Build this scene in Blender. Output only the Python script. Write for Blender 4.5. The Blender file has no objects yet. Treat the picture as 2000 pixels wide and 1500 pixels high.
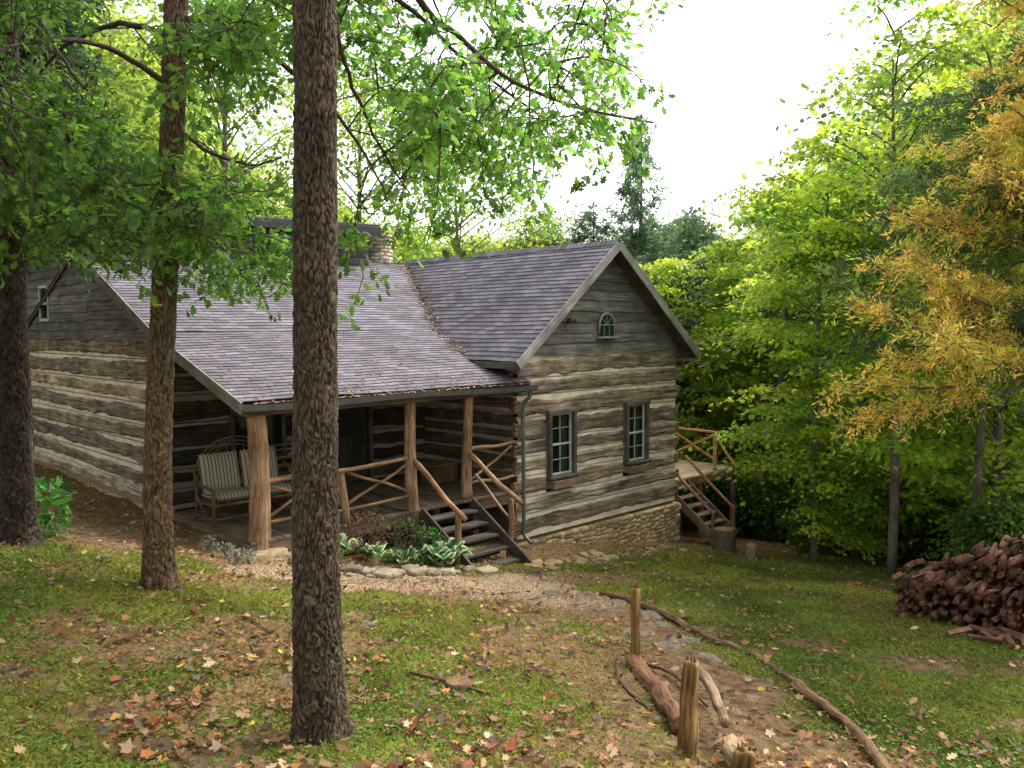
import bpy, math, numpy as np
from mathutils import Vector, Quaternion
rng=np.random.default_rng(7)
PI=math.pi
# ------------------------------------------------------------------ helpers
def site(d,s,z=None):
    x=.696*d+.718*s; y=.718*d-.696*s
    if z is None: return x,y
    return np.array([x,y,z],float)
def inv(x,y): return .696*x+.718*y, .718*x-.696*y
def hsh(ix,iy,seed):
    h=np.sin(ix*127.1+iy*311.7+seed*74.7)*43758.5453
    return h-np.floor(h)
def vn(x,y,seed=0):
    x=np.asarray(x,float); y=np.asarray(y,float)
    ix=np.floor(x); iy=np.floor(y); fx=x-ix; fy=y-iy
    fx=fx*fx*(3-2*fx); fy=fy*fy*(3-2*fy)
    a=hsh(ix,iy,seed); b=hsh(ix+1,iy,seed); c=hsh(ix,iy+1,seed); e=hsh(ix+1,iy+1,seed)
    return (a*(1-fx)+b*fx)*(1-fy)+(c*(1-fx)+e*fx)*fy
def fbm(x,y,seed=0,o=4):
    t=0; a=.5; n=0
    for i in range(o):
        t=t+a*vn(np.asarray(x)*2**i,np.asarray(y)*2**i,seed+i*3.1); n+=a; a*=.5
    return t/n
def sst(a,b,x):
    t=np.clip((x-a)/(b-a),0,1); return t*t*(3-2*t)
def nrm(v):
    return v/np.maximum(np.linalg.norm(v,axis=-1,keepdims=True),1e-9)

class MB:
    def __init__(s): s.V=[];s.F=[];s.L=[];s.C=[];s.n=0
    def add(s,V,F,L=None,C=(1,1,1),mat=0,smooth=False):
        V=np.asarray(V,float).reshape(-1,3); k=len(V)
        if L is None: L=V.copy()
        C=np.asarray(C,float)
        if C.ndim==1: C=np.tile(C,(k,1))
        s.V.append(V); s.L.append(np.asarray(L,float).reshape(-1,3)); s.C.append(C.reshape(-1,3))
        if isinstance(F,np.ndarray): F=[F]
        for f in F:
            f=np.asarray(f,int)
            if f.ndim==1: f=f[None]
            s.F.append((f+s.n,mat,smooth))
        s.n+=k
    def obj(s,name,mats,parent=None):
        me=bpy.data.meshes.new(name)
        V=np.concatenate(s.V);L=np.concatenate(s.L);C=np.concatenate(s.C)
        loops=[];starts=[];mi=[];sm=[];o=0
        for f,m,t in s.F:
            k,w=f.shape; loops.append(f.ravel()); starts.append(o+np.arange(k)*w); o+=k*w
            mi.append(np.full(k,m)); sm.append(np.full(k,t))
        loops=np.concatenate(loops);starts=np.concatenate(starts);mi=np.concatenate(mi);sm=np.concatenate(sm)
        me.vertices.add(len(V)); me.vertices.foreach_set('co',V.astype(np.float32).ravel())
        me.loops.add(len(loops)); me.loops.foreach_set('vertex_index',loops.astype(np.int32))
        me.polygons.add(len(starts)); me.polygons.foreach_set('loop_start',starts.astype(np.int32))
        for m in mats: me.materials.append(m)
        me.polygons.foreach_set('material_index',mi.astype(np.int32))
        me.polygons.foreach_set('use_smooth',sm.astype(bool))
        a=me.attributes.new('luv','FLOAT_VECTOR','POINT'); a.data.foreach_set('vector',L.astype(np.float32).ravel())
        a=me.attributes.new('col','FLOAT_COLOR','POINT')
        a.data.foreach_set('color',np.hstack([C,np.ones((len(C),1))]).astype(np.float32).ravel())
        me.update(calc_edges=True)
        ob=bpy.data.objects.new(name,me); bpy.context.scene.collection.objects.link(ob)
        if parent: ob.parent=parent
        return ob
def empty(name,loc=(0,0,0)):
    e=bpy.data.objects.new(name,None); e.empty_display_size=.3
    bpy.context.scene.collection.objects.link(e); return e
def inst(me,name,loc,rot=0,sc=1,parent=None):
    ob=bpy.data.objects.new(name,me); ob.location=loc; ob.rotation_euler=(0,0,rot)
    ob.scale=(sc,sc,sc) if np.isscalar(sc) else sc
    bpy.context.scene.collection.objects.link(ob)
    if parent: ob.parent=parent
    return ob

def sweep(mb,pts,prof,up=None,col=(1,1,1),mat=0,smooth=True,caps=True,clampz=None):
    pts=np.asarray(pts,float); n=len(pts); m=prof.shape[1]
    T=nrm(np.gradient(pts,axis=0))
    if up is None:
        ref=np.array([0,0,1.]) if abs(nrm(pts[-1]-pts[0])[2])<.8 else np.array([.2,.95,.1])
    else: ref=np.asarray(up,float)
    side=nrm(np.cross(T,ref)); u2=np.cross(side,T)
    P=pts[:,None]+prof[...,0:1]*side[:,None]+prof[...,1:2]*u2[:,None]
    if clampz is not None: P=clampz(P)
    arc=np.concatenate([[0],np.cumsum(np.linalg.norm(np.diff(pts,axis=0),axis=1))])
    L=np.concatenate([np.broadcast_to(arc[:,None,None],(n,m,1)),prof],axis=2)+rng.uniform(0,50,3)
    i=np.arange(n-1)[:,None]*m; j=np.arange(m)[None]; j2=(j+1)%m
    F=np.stack([i+j,i+j2,i+m+j2,i+m+j],-1).reshape(-1,4)
    Fs=[F]
    if caps: Fs+= [np.arange(m)[::-1],(n-1)*m+np.arange(m)]
    mb.add(P,Fs,L,col,mat,smooth)
def tube(mb,pts,r,k=8,rough=0,**kw):
    pts=np.asarray(pts,float); n=len(pts)
    r=np.interp(np.linspace(0,1,n),np.linspace(0,1,len(np.atleast_1d(r))),np.atleast_1d(r)) if not np.isscalar(r) else np.full(n,r)
    th=np.arange(k)/k*2*PI
    R=r[:,None]*(1+rough*rng.uniform(-1,1,(n,k)))
    sweep(mb,pts,np.stack([R*np.cos(th),R*np.sin(th)],-1),**kw)
def lerp(p,q,n): 
    t=np.linspace(0,1,n)[:,None]; return np.asarray(p,float)*(1-t)+np.asarray(q,float)*t
def curve(P,n):
    P=np.asarray(P,float); t=np.linspace(0,len(P)-1,n); i=np.clip(t.astype(int),0,len(P)-2); f=(t-i)[:,None]
    p0=P[np.maximum(i-1,0)];p1=P[i];p2=P[i+1];p3=P[np.minimum(i+2,len(P)-1)]
    return .5*((2*p1)+(-p0+p2)*f+(2*p0-5*p1+4*p2-p3)*f**2+(-p0+3*p1-3*p2+p3)*f**3)
def beam(mb,p,q,w,h,up=(0,0,1),col=(1,1,1),mat=0,n=2,wob=0,clampz=None):
    c=min(w,h)*.12; a=w/2;b=h/2
    pr=np.array([(-a+c,-b),(a-c,-b),(a,-b+c),(a,b-c),(a-c,b),(-a+c,b),(-a,b-c),(-a,-b+c)])
    pr=np.tile(pr,(n,1,1))
    if wob: pr=pr+rng.uniform(-wob,wob,pr.shape)
    d=nrm(np.asarray(q,float)-np.asarray(p,float))
    if abs(np.dot(d,nrm(np.array(up,float))))>.95: up=(0,1,0) 
    sweep(mb,lerp(p,q,n),pr,up=up,col=col,mat=mat,smooth=False,clampz=clampz)
def log(mb,p,q,r,k=10,n=None,bend=.02,taper=.1,col=(1,1,1),mat=0,rough=.06):
    p=np.asarray(p,float);q=np.asarray(q,float); Ln=np.linalg.norm(q-p)
    n=n or max(4,int(Ln/.12))
    P=lerp(p,q,n); ph=rng.uniform(0,9,3)
    t=np.linspace(0,1,n)
    for a in range(3): P[:,a]+=bend*np.sin(t*PI)*np.sin(ph[a]+t*4)
    tube(mb,P,[r*(1+taper),r*(1-taper)],k=k,rough=rough,col=col,mat=mat)
def rock(mb,c,sz,col=(1,1,1),mat=0,rot=None,power=.6,seed=None,amp=.15):
    a=np.linspace(-PI/2,PI/2,7)[:,None]; b=np.arange(10)[None]/10*2*PI
    f=lambda v: np.sign(v)*np.abs(v)**power
    x=f(np.cos(a))*f(np.cos(b));y=f(np.cos(a))*f(np.sin(b));z=f(np.sin(a))*np.ones_like(b)
    P=np.stack([x,y,z],-1)*(1+rng.uniform(-amp,amp,(7,10,1)))
    P[0]=P[0].mean(0);P[-1]=P[-1].mean(0)
    P=P*np.asarray(sz)/2
    r=rng.uniform(0,2*PI) if rot is None else rot
    cr,sr=math.cos(r),math.sin(r)
    P=np.stack([P[...,0]*cr-P[...,1]*sr,P[...,0]*sr+P[...,1]*cr,P[...,2]],-1)
    i=np.arange(6)[:,None]*10;j=np.arange(10)[None];j2=(j+1)%10
    F=np.stack([i+j,i+j2,i+10+j2,i+10+j],-1).reshape(-1,4)
    mb.add(P+np.asarray(c),F,P.reshape(-1,3)+rng.uniform(0,30,3),col,mat,True)

# leaf templates
def sym(pts,fold=.25,droop=.15):
    up=[(x,y) for x,y in pts]; lo=[(x,-y) for x,y in pts[::-1] if abs(y)>1e-6]
    P=np.array(up+lo); z=-np.abs(P[:,1])*fold-droop*P[:,0]**2
    return np.column_stack([P,z])
OAK=sym([(0,0),(.16,.05),(.25,.2),(.36,.1),(.5,.34),(.62,.14),(.76,.27),(.85,.1),(1,0)])
MAP=sym([(0,0),(.02,.3),(.3,.26),(.5,.52),(.58,.2),(1,0)])
DIA=sym([(0,0),(.4,.3),(1,0)],.2,.2)
NEE=sym([(0,0),(.4,.11),(1,0)],.1,.2)
def leaves(mb,C,size,tmpl,dirs,nor,col,mat=1):
    n=len(C); k=len(tmpl)
    a=nrm(dirs); b=nrm(np.cross(nor,a)); c=np.cross(a,b)
    size=np.broadcast_to(np.asarray(size,float),(n,))
    V=C[:,None]+size[:,None,None]*(tmpl[None,:,0:1]*a[:,None]+tmpl[None,:,1:2]*b[:,None]+tmpl[None,:,2:3]*c[:,None])
    F=np.arange(n*k).reshape(n,k)
    mb.add(V,F,V,np.repeat(col,k,axis=0),mat,False)

# ------------------------------------------------------------------ materials
def newmat(name):
    m=bpy.data.materials.new(name); m.use_nodes=True; nt=m.node_tree; nt.nodes.clear()
    return m,nt
def N(nt,t,**kw):
    n=nt.nodes.new(t)
    for k,v in kw.items():
        if k in n.inputs: n.inputs[k].default_value=v
        else: setattr(n,k,v)
    return n
def ramp(nt,stops):
    r=nt.nodes.new('ShaderNodeValToRGB'); e=r.color_ramp.elements
    while len(e)<len(stops): e.new(.5)
    for i,(p,c) in enumerate(stops):
        e[i].position=p; e[i].color=(*c,1)
    return r
def mul(nt,a,b):
    m=N(nt,'ShaderNodeMix',data_type='RGBA',blend_type='MULTIPLY'); m.inputs[0].default_value=1
    nt.links.new(a,m.inputs[6]); nt.links.new(b,m.inputs[7]); return m.outputs[2]
def mixc(nt,f,a,b):
    m=N(nt,'ShaderNodeMix',data_type='RGBA'); 
    if hasattr(f,'links') or hasattr(f,'is_linked'): nt.links.new(f,m.inputs[0])
    else: m.inputs[0].default_value=f
    for v,i in ((a,6),(b,7)):
        if isinstance(v,tuple): m.inputs[i].default_value=(*v,1)
        else: nt.links.new(v,m.inputs[i])
    return m.outputs[2]
def grain(name,stops,sc=(1,14,14),nscale=1.5,rough=.85,bump=.4,dist=.02,big=.5):
    m,nt=newmat(name); L=nt.links.new
    at=N(nt,'ShaderNodeAttribute',attribute_name='luv'); ca=N(nt,'ShaderNodeAttribute',attribute_name='col')
    mp=N(nt,'ShaderNodeMapping'); mp.inputs['Scale'].default_value=sc; L(at.outputs['Vector'],mp.inputs['Vector'])
    n1=N(nt,'ShaderNodeTexNoise',Scale=nscale,Detail=7.,Roughness=.65,Distortion=.4); L(mp.outputs[0],n1.inputs['Vector'])
    n2=N(nt,'ShaderNodeTexNoise',Scale=2.2,Detail=3.); L(at.outputs['Vector'],n2.inputs['Vector'])
    r=ramp(nt,stops); L(n1.outputs['Fac'],r.inputs['Fac'])
    r2=ramp(nt,[(.3,(1-big,)*3),(.7,(1.15,)*3)]); L(n2.outputs['Fac'],r2.inputs['Fac'])
    c=mul(nt,mul(nt,r.outputs[0],r2.outputs[0]),ca.outputs['Color'])
    b=N(nt,'ShaderNodeBump',Strength=bump,Distance=dist); L(n1.outputs['Fac'],b.inputs['Height'])
    p=N(nt,'ShaderNodeBsdfPrincipled',Roughness=rough); L(c,p.inputs['Base Color']); L(b.outputs[0],p.inputs['Normal'])
    p.inputs['Specular IOR Level'].default_value=.25
    o=N(nt,'ShaderNodeOutputMaterial'); L(p.outputs[0],o.inputs[0]); return m
def leafmat(name,trans=.4,rough=.5):
    m,nt=newmat(name); L=nt.links.new
    ca=N(nt,'ShaderNodeAttribute',attribute_name='col')
    p=N(nt,'ShaderNodeBsdfPrincipled',Roughness=rough); L(ca.outputs['Color'],p.inputs['Base Color'])
    p.inputs['Specular IOR Level'].default_value=.3
    t=N(nt,'ShaderNodeBsdfTranslucent')
    h=N(nt,'ShaderNodeHueSaturation',Saturation=1.0,Value=2.0); L(ca.outputs['Color'],h.inputs['Color']); L(h.outputs[0],t.inputs[0])
    mx=N(nt,'ShaderNodeMixShader'); mx.inputs[0].default_value=trans
    L(p.outputs[0],mx.inputs[1]); L(t.outputs[0],mx.inputs[2])
    o=N(nt,'ShaderNodeOutputMaterial'); L(mx.outputs[0],o.inputs[0]); return m
def plain(name,c,rough=.6,metal=0,nz=.0,scale=20,bump=0):
    m,nt=newmat(name); L=nt.links.new
    ca=N(nt,'ShaderNodeAttribute',attribute_name='luv')
    p=N(nt,'ShaderNodeBsdfPrincipled',Roughness=rough,Metallic=metal)
    n1=N(nt,'ShaderNodeTexNoise',Scale=float(scale),Detail=5.); L(ca.outputs['Vector'],n1.inputs['Vector'])
    r=ramp(nt,[(.3,tuple(x*(1-nz) for x in c)),(.7,tuple(min(1,x*(1+nz)) for x in c))]); L(n1.outputs['Fac'],r.inputs['Fac'])
    cc=N(nt,'ShaderNodeAttribute',attribute_name='col'); L(mul(nt,r.outputs[0],cc.outputs['Color']),p.inputs['Base Color'])
    if bump:
        b=N(nt,'ShaderNodeBump',Strength=bump,Distance=.02); L(n1.outputs['Fac'],b.inputs['Height']); L(b.outputs[0],p.inputs['Normal'])
    o=N(nt,'ShaderNodeOutputMaterial'); L(p.outputs[0],o.inputs[0]); return m
M_log=grain('hewn_log',[(.28,(.05,.034,.022)),(.42,(.20,.148,.10)),(.55,(.36,.295,.215)),(.72,(.52,.45,.35))],sc=(1.1,15,15),bump=.9,dist=.03,big=.5)
M_chink=plain('chinking',(.72,.65,.51),.9,0,.22,3,.3)
M_side=grain('siding',[(.3,(.07,.065,.06)),(.5,(.15,.14,.128)),(.7,(.27,.252,.23))],sc=(.8,18,18),bump=.5,big=.4)
M_dark=grain('dark_frame',[(.3,(.05,.042,.035)),(.7,(.16,.14,.12))],bump=.3)
M_grey=grain('weathered_trim',[(.3,(.20,.19,.17)),(.7,(.42,.40,.36))],bump=.3)
M_post=grain('peeled_post',[(.3,(.10,.045,.022)),(.45,(.28,.155,.08)),(.6,(.41,.27,.16)),(.75,(.5,.38,.26))],sc=(1.2,12,12),nscale=2.2,bump=.7)
M_deck=grain('deck_board',[(.3,(.10,.07,.045)),(.7,(.27,.20,.14))],bump=.3)
M_step=grain('step_board',[(.3,(.05,.04,.032)),(.7,(.16,.13,.105))],bump=.3)
M_bark=grain('bark',[(.3,(.05,.038,.029)),(.5,(.15,.115,.084)),(.72,(.30,.24,.18))],sc=(5,14,14),nscale=4,bump=1.,dist=.02,big=.3)
M_bark2=grain('forest_bark',[(.3,(.08,.07,.055)),(.7,(.26,.22,.175))],sc=(2,9,9),nscale=3,bump=.5)
M_oldlog=grain('old_log',[(.3,(.10,.055,.03)),(.5,(.26,.17,.10)),(.7,(.42,.33,.23))],sc=(1.2,11,11),nscale=3,bump=1.,dist=.03)
M_fire=grain('firewood',[(.3,(.05,.022,.014)),(.5,(.14,.07,.043)),(.75,(.28,.16,.11))],sc=(2,10,10),nscale=3,bump=.6)
M_leaf=leafmat('leaf_mat',.5)
M_cedar=leafmat('cedar_mat',.3,.8)
M_litter=leafmat('litter_mat',.12,.7)
M_grass=leafmat('grass_mat',.3,.7)
M_stone=plain('stone',(.30,.26,.20),.9,0,.35,9,.6)
M_gravel=plain('gravel_stone',(.38,.31,.23),.9,0,.25,30,.2)
M_metal=plain('gutter_metal',(.07,.075,.07),.5,.3,.2,8)
M_spout=plain('downspout_metal',(.12,.145,.13),.45,.4,.2,8)
M_white=plain('sash_paint',(.50,.51,.45),.5,0,.1,10)
M_green=plain('green_paint',(.20,.25,.20),.5,0,.15,10)
M_curt=plain('curtain',(.20,.24,.22),.9,0,.3,7)
def glassm():
    m,nt=newmat('window_glass'); L=nt.links.new
    p=N(nt,'ShaderNodeBsdfPrincipled',Roughness=.04); p.inputs['Base Color'].default_value=(.012,.02,.018,1)
    g=N(nt,'ShaderNodeBsdfTransparent'); mx=N(nt,'ShaderNodeMixShader'); mx.inputs[0].default_value=.4
    L(p.outputs[0],mx.inputs[1]);L(g.outputs[0],mx.inputs[2])
    o=N(nt,'ShaderNodeOutputMaterial'); L(mx.outputs[0],o.inputs[0]); return m
M_glass=glassm()
M_int=plain('dark_interior',(.012,.011,.01),.9)
def shinglem():
    m,nt=newmat('asphalt_shingle'); L=nt.links.new
    at=N(nt,'ShaderNodeAttribute',attribute_name='luv')
    br=N(nt,'ShaderNodeTexBrick'); br.offset=.5
    br.inputs['Scale'].default_value=1; br.inputs['Brick Width'].default_value=.30; br.inputs['Row Height'].default_value=.145
    br.inputs['Mortar Size'].default_value=.008; br.inputs['Mortar Smooth'].default_value=.3; br.inputs['Bias'].default_value=0
    br.inputs['Color1'].default_value=(.09,.081,.10,1); br.inputs['Color2'].default_value=(.20,.178,.215,1); br.inputs['Mortar'].default_value=(.02,.018,.022,1)
    L(at.outputs['Vector'],br.inputs['Vector'])
    n1=N(nt,'ShaderNodeTexNoise',Scale=.7,Detail=6.); L(at.outputs['Vector'],n1.inputs['Vector'])
    r1=ramp(nt,[(.3,(.60,.59,.52)),(.7,(1.12,1.1,1.12))]); L(n1.outputs['Fac'],r1.inputs['Fac'])
    n2=N(nt,'ShaderNodeTexNoise',Scale=160.,Detail=2.); L(at.outputs['Vector'],n2.inputs['Vector'])
    r2=ramp(nt,[(.3,(.6,.6,.6)),(.7,(1.3,1.3,1.3))]); L(n2.outputs['Fac'],r2.inputs['Fac'])
    c=mul(nt,mul(nt,br.outputs['Color'],r1.outputs[0]),r2.outputs[0])
    b=N(nt,'ShaderNodeBump',Strength=.6,Distance=.012); b.invert=True; L(br.outputs['Fac'],b.inputs['Height'])
    p=N(nt,'ShaderNodeBsdfPrincipled',Roughness=.8); L(c,p.inputs['Base Color']); L(b.outputs[0],p.inputs['Normal'])
    o=N(nt,'ShaderNodeOutputMaterial'); L(p.outputs[0],o.inputs[0]); return m
M_shin=shinglem()
def stripem():
    m,nt=newmat('striped_cushion'); L=nt.links.new
    at=N(nt,'ShaderNodeAttribute',attribute_name='luv'); w=N(nt,'ShaderNodeTexWave',Scale=2.4); w.bands_direction='X'
    L(at.outputs['Vector'],w.inputs['Vector'])
    r=ramp(nt,[(.0,(.36,.32,.23)),(.30,(.34,.30,.22)),(.42,(.035,.035,.025)),(.70,(.05,.045,.03)),(.80,(.36,.32,.24))]); L(w.outputs['Fac'],r.inputs['Fac'])
    p=N(nt,'ShaderNodeBsdfPrincipled',Roughness=.95); L(r.outputs[0],p.inputs['Base Color'])
    o=N(nt,'ShaderNodeOutputMaterial'); L(p.outputs[0],o.inputs[0]); return m
M_fabric=stripem()

# ------------------------------------------------------------------ terrain
CP=np.array([(0,0,-1.6),(-6,0,-.4),(0,-6,-1.1),(0,6,-2.6),(5,0,-2.72),(5.5,-1.3,-2.77),(5,-4,-2.35),(6,1.3,-3.2),(8.5,1.3,-3.46),
(9,-3.85,-2.81),(10,-5.95,-2.6),(8,3,-3.6),(8.5,5,-3.75),(11,6,-4.1),(10.6,1.65,-3.9),(12,1.1,-4.05),(13.2,-.4,-4.2),(15.3,-.3,-4.4),(16.5,.3,-4.55),(17.6,.1,-4.65),
(21.6,4.2,-5.62),(18,5.4,-5.25),(13.3,-4.2,-3.62),(15.7,-6.8,-3.5),(21.7,-12.4,-3.5),(12,-7,-2.95),(25,8,-6.6),(30,0,-6.5),(30,14,-8),
(40,0,-8),(25,-14,-3.9),(16,12,-5.3),(11,12,-4.6),(30,-22,-3.5),(45,20,-9),(45,-25,-5),(-10,-15,0),(-10,15,-3),(12.6,-3,-3.85),(14.2,-2.5,-4.0),(6.8,-.5,-3.05)])
def tps(r2): return .5*r2*np.log(r2+1e-9)
_D=((CP[:,None,:2]-CP[None,:,:2])**2).sum(-1); n_=len(CP)
_A=np.zeros((n_+3,n_+3)); _A[:n_,:n_]=tps(_D)+np.eye(n_)*.3; _A[:n_,n_]=1; _A[:n_,n_+1:]=CP[:,:2]; _A[n_,:n_]=1; _A[n_+1:,:n_]=CP[:,:2].T
_w=np.linalg.solve(_A,np.concatenate([CP[:,2],[0,0,0]]))
def gh(d,s):
    d=np.asarray(d,float); s=np.asarray(s,float); sh=np.broadcast(d,s).shape
    dd=np.broadcast_to(d,sh).ravel(); ss=np.broadcast_to(s,sh).ravel()
    z=np.full(len(dd),_w[n_])+_w[n_+1]*dd+_w[n_+2]*ss
    for i in range(n_): z+=_w[i]*tps((dd-CP[i,0])**2+(ss-CP[i,1])**2)
    r=np.hypot(dd-15,ss); w=sst(28,55,r)
    z=z*(1-w)+(-7.5)*w
    z+=(fbm(dd*.9,ss*.9,5,3)-.5)*.10+(fbm(dd*4,ss*4,9,2)-.5)*.03
    return z.reshape(sh)
def gs(d,s,dz=0): return site(d,s,float(gh(d,s))+dz)
PATH=np.array([(16.5,-9.5),(14.6,-8.1),(12.9,-5.7),(12.5,-3.6),(12.9,-1.8),(13.2,0),(12.3,1.0),(10.7,1.75),(8.9,1.85),(7.1,1.95),(5.5,2.0),(3,2.1)])
def pdist(d,s):
    best=np.full(np.shape(d),1e9); tt=np.zeros(np.shape(d))
    for i in range(len(PATH)-1):
        a=PATH[i];b=PATH[i+1];v=b-a;L2=(v**2).sum()
        t=np.clip(((d-a[0])*v[0]+(s-a[1])*v[1])/L2,0,1)
        q=np.hypot(d-a[0]-t*v[0],s-a[1]-t*v[1]); m=q<best
        best=np.where(m,q,best); tt=np.where(m,i+t,tt)
    return best,tt
def masks(d,s):
    p,t=pdist(d,s); nn=fbm(d*1.5,s*1.5,21,3)-.5; n2=fbm(d*6,s*6,23,2)-.5
    wd=np.interp(t,[0,2,3,5,6,7,11],[1.6,1.35,.9,.9,.65,.5,.5])
    pm=1-sst(wd-.25,wd+.45,p+nn*1.2+n2*.5)
    grav=pm*sst(2.4,3.2,t)*(1-sst(5.7,6.6,t))*np.clip(.7+1.8*(fbm(d*3,s*3,29,3)-.47),.2,1)
    x=.696*d+.718*s; y=.718*d-.696*s
    bed=sst(10.4,11.3,y+nn)*sst(5,5.8,x)*(1-sst(12.2,15.5,x+nn*2))
    bed=np.maximum(bed,sst(11.0,11.7,y+nn*.8)*sst(12,13,x)*(1-sst(18.3,19.3,x)))
    g=fbm(d*1.1,s*1.1,33,5); 
    far=sst(18.5,21.5,d+nn*3)
    leftbare=(1-sst(-8,-5,s+nn))*sst(9.5,11,d)
    mid=np.exp(-((d-7)/2.8)**2-((s+.2)/1.7)**2)*.10
    near=(1-sst(4.8,7.5,d))*.03
    grass=(1-pm)*(1-bed)*(1-far)*(1-leftbare)*sst(.36,.60,g+.11*sst(1.5,4,s)-mid-near)
    lit=sst(.40,.58,fbm(d*.9+9,s*.9,44,5)+.10*(1-sst(-2.5,1,s))-.06*sst(2,5,s)+mid+near)
    return pm,grav,grass,np.clip(lit+far,0,1),far
def axis(a,b,st,lo,hi):
    mid=np.arange(a,b,st)
    l=[];x=a;q=st
    while x>lo: q*=1.22; x-=q; l.append(x)
    r=[];x=mid[-1];q=st
    while x<hi: q*=1.22; x+=q; r.append(x)
    return np.concatenate([l[::-1],mid,r])
dA=axis(3,22,.085,-120,420); sA=axis(-10,12,.085,-350,350)
Dg,Sg=np.meshgrid(dA,sA,indexing='ij'); Zg=gh(Dg,Sg)
pm,grav,grass,lit,far=masks(Dg,Sg)
X,Y=site(Dg,Sg); P=np.stack([X,Y,Zg],-1); a,b=Dg.shape
i=np.arange(a-1)[:,None]*b; j=np.arange(b-1)[None]
F=np.stack([i+j,i+b+j,i+b+j+1,i+j+1],-1).reshape(-1,4)[:, ::-1]
g=MB(); g.add(P,F,P,np.stack([grav,grass,lit],-1).reshape(-1,3),0,True)
m,nt=newmat('ground_mat'); L=nt.links.new
at=N(nt,'ShaderNodeAttribute',attribute_name='luv'); ca=N(nt,'ShaderNodeAttribute',attribute_name='col'); sp=N(nt,'ShaderNodeSeparateColor'); L(ca.outputs['Color'],sp.inputs[0])
def nz(sc,stops,det=6.):
    n1=N(nt,'ShaderNodeTexNoise',Scale=float(sc),Detail=det,Roughness=.7); L(at.outputs['Vector'],n1.inputs['Vector']); r=ramp(nt,stops); L(n1.outputs['Fac'],r.inputs['Fac']); return r.outputs[0],n1.outputs['Fac']
dirt,df=nz(7,[(.3,(.05,.03,.016)),(.5,(.15,.092,.05)),(.7,(.27,.18,.105))])
litc,_=nz(22,[(.3,(.035,.022,.009)),(.48,(.13,.075,.033)),(.6,(.22,.135,.06)),(.72,(.31,.22,.12))])
grs,_=nz(14,[(.3,(.04,.042,.01)),(.5,(.11,.115,.02)),(.7,(.19,.185,.04))])
grvc,_=nz(45,[(.3,(.15,.10,.06)),(.5,(.34,.25,.16)),(.7,(.50,.40,.29))])
c=mixc(nt,sp.outputs[2],dirt,litc); c=mixc(nt,sp.outputs[1],c,grs); c=mixc(nt,sp.outputs[0],c,grvc)
bp=N(nt,'ShaderNodeBump',Strength=.8,Distance=.04); n3=N(nt,'ShaderNodeTexNoise',Scale=18.,Detail=6.); L(at.outputs['Vector'],n3.inputs['Vector']); L(n3.outputs['Fac'],bp.inputs['Height'])
p=N(nt,'ShaderNodeBsdfPrincipled',Roughness=.95); p.inputs['Specular IOR Level'].default_value=.1
L(c,p.inputs['Base Color']); L(bp.outputs[0],p.inputs['Normal']); o=N(nt,'ShaderNodeOutputMaterial'); L(p.outputs[0],o.inputs[0])
g.obj('ground',[m])

def in_house(d,s,mar=0):
    x,y=site(d,s); return (x>6.1-mar)&(x<18.1+mar)&(y>12.3-mar)&(y<24.5)
def scatter(n,d0,d1,spread=.72,pw=1.6):
    d=d0+(d1-d0)*rng.uniform(0,1,n)**pw; s=rng.uniform(-spread,spread,n)*d*1.0
    return d,s
d,s=scatter(480000,3.6,21,pw=1.25); pm_,gr_,gs_,li_,fa_=masks(d,s)
k=(rng.uniform(0,1,len(d))<gs_*.85+.10)&(~in_house(d,s,.1))&(gr_<.3)&(pm_<.75); d=d[k];s=s[k]; gsk=gs_[k]
z=gh(d,s); x,y=site(d,s); n=len(d)
C=np.stack([x,y,z-.005],-1); ang=rng.uniform(0,2*PI,n)
dirs=np.stack([np.cos(ang)*.75,np.sin(ang)*.75,rng.uniform(.35,1.1,n)],-1); nor=np.stack([np.cos(ang+1.6),np.sin(ang+1.6),np.full(n,.6)],-1)
br=rng.uniform(.5,1.4,n)[:,None]*(.35+1.2*fbm(d*1.4,s*1.4,3,4))[:,None]; yl=1.4*(fbm(d*.6,s*.6,63,3)[:,None]-.12)+rng.uniform(-.2,.25,(n,1))
col=(np.array([[.08,.14,.018]])*(1-yl)+np.array([[.27,.26,.045]])*yl)*br
GR=np.array([(0,.12,0),(.6,.10,.0),(1,0,-.1),(.6,-.10,0),(0,-.12,0)],float)
gb=MB(); leaves(gb,C,rng.uniform(.025,.062,n)*(1+d*.03),GR,dirs,nor,col,0); gb.obj('grass',[M_grass])
d,s=scatter(44000,3.6,14); pm_,gr_,gs_,li_,fa_=masks(d,s); k=(rng.uniform(0,1,len(d))<gs_*.6+.12)&(~in_house(d,s,.1))
d=d[k];s=s[k];n=len(d);x,y=site(d,s);C=np.stack([x,y,gh(d,s)+rng.uniform(.01,.05,n)],-1)
dirs=np.stack([rng.normal(size=n),rng.normal(size=n),rng.uniform(-.1,.4,n)],-1);nor=np.stack([rng.normal(size=n)*.3,rng.normal(size=n)*.3,np.ones(n)],-1)
wb=MB();leaves(wb,C,rng.uniform(.02,.055,n),DIA,dirs,nor,np.array([[.09,.17,.025]])*rng.uniform(.6,1.4,(n,1)),0);wb.obj('ground_weeds',[M_grass])
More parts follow.
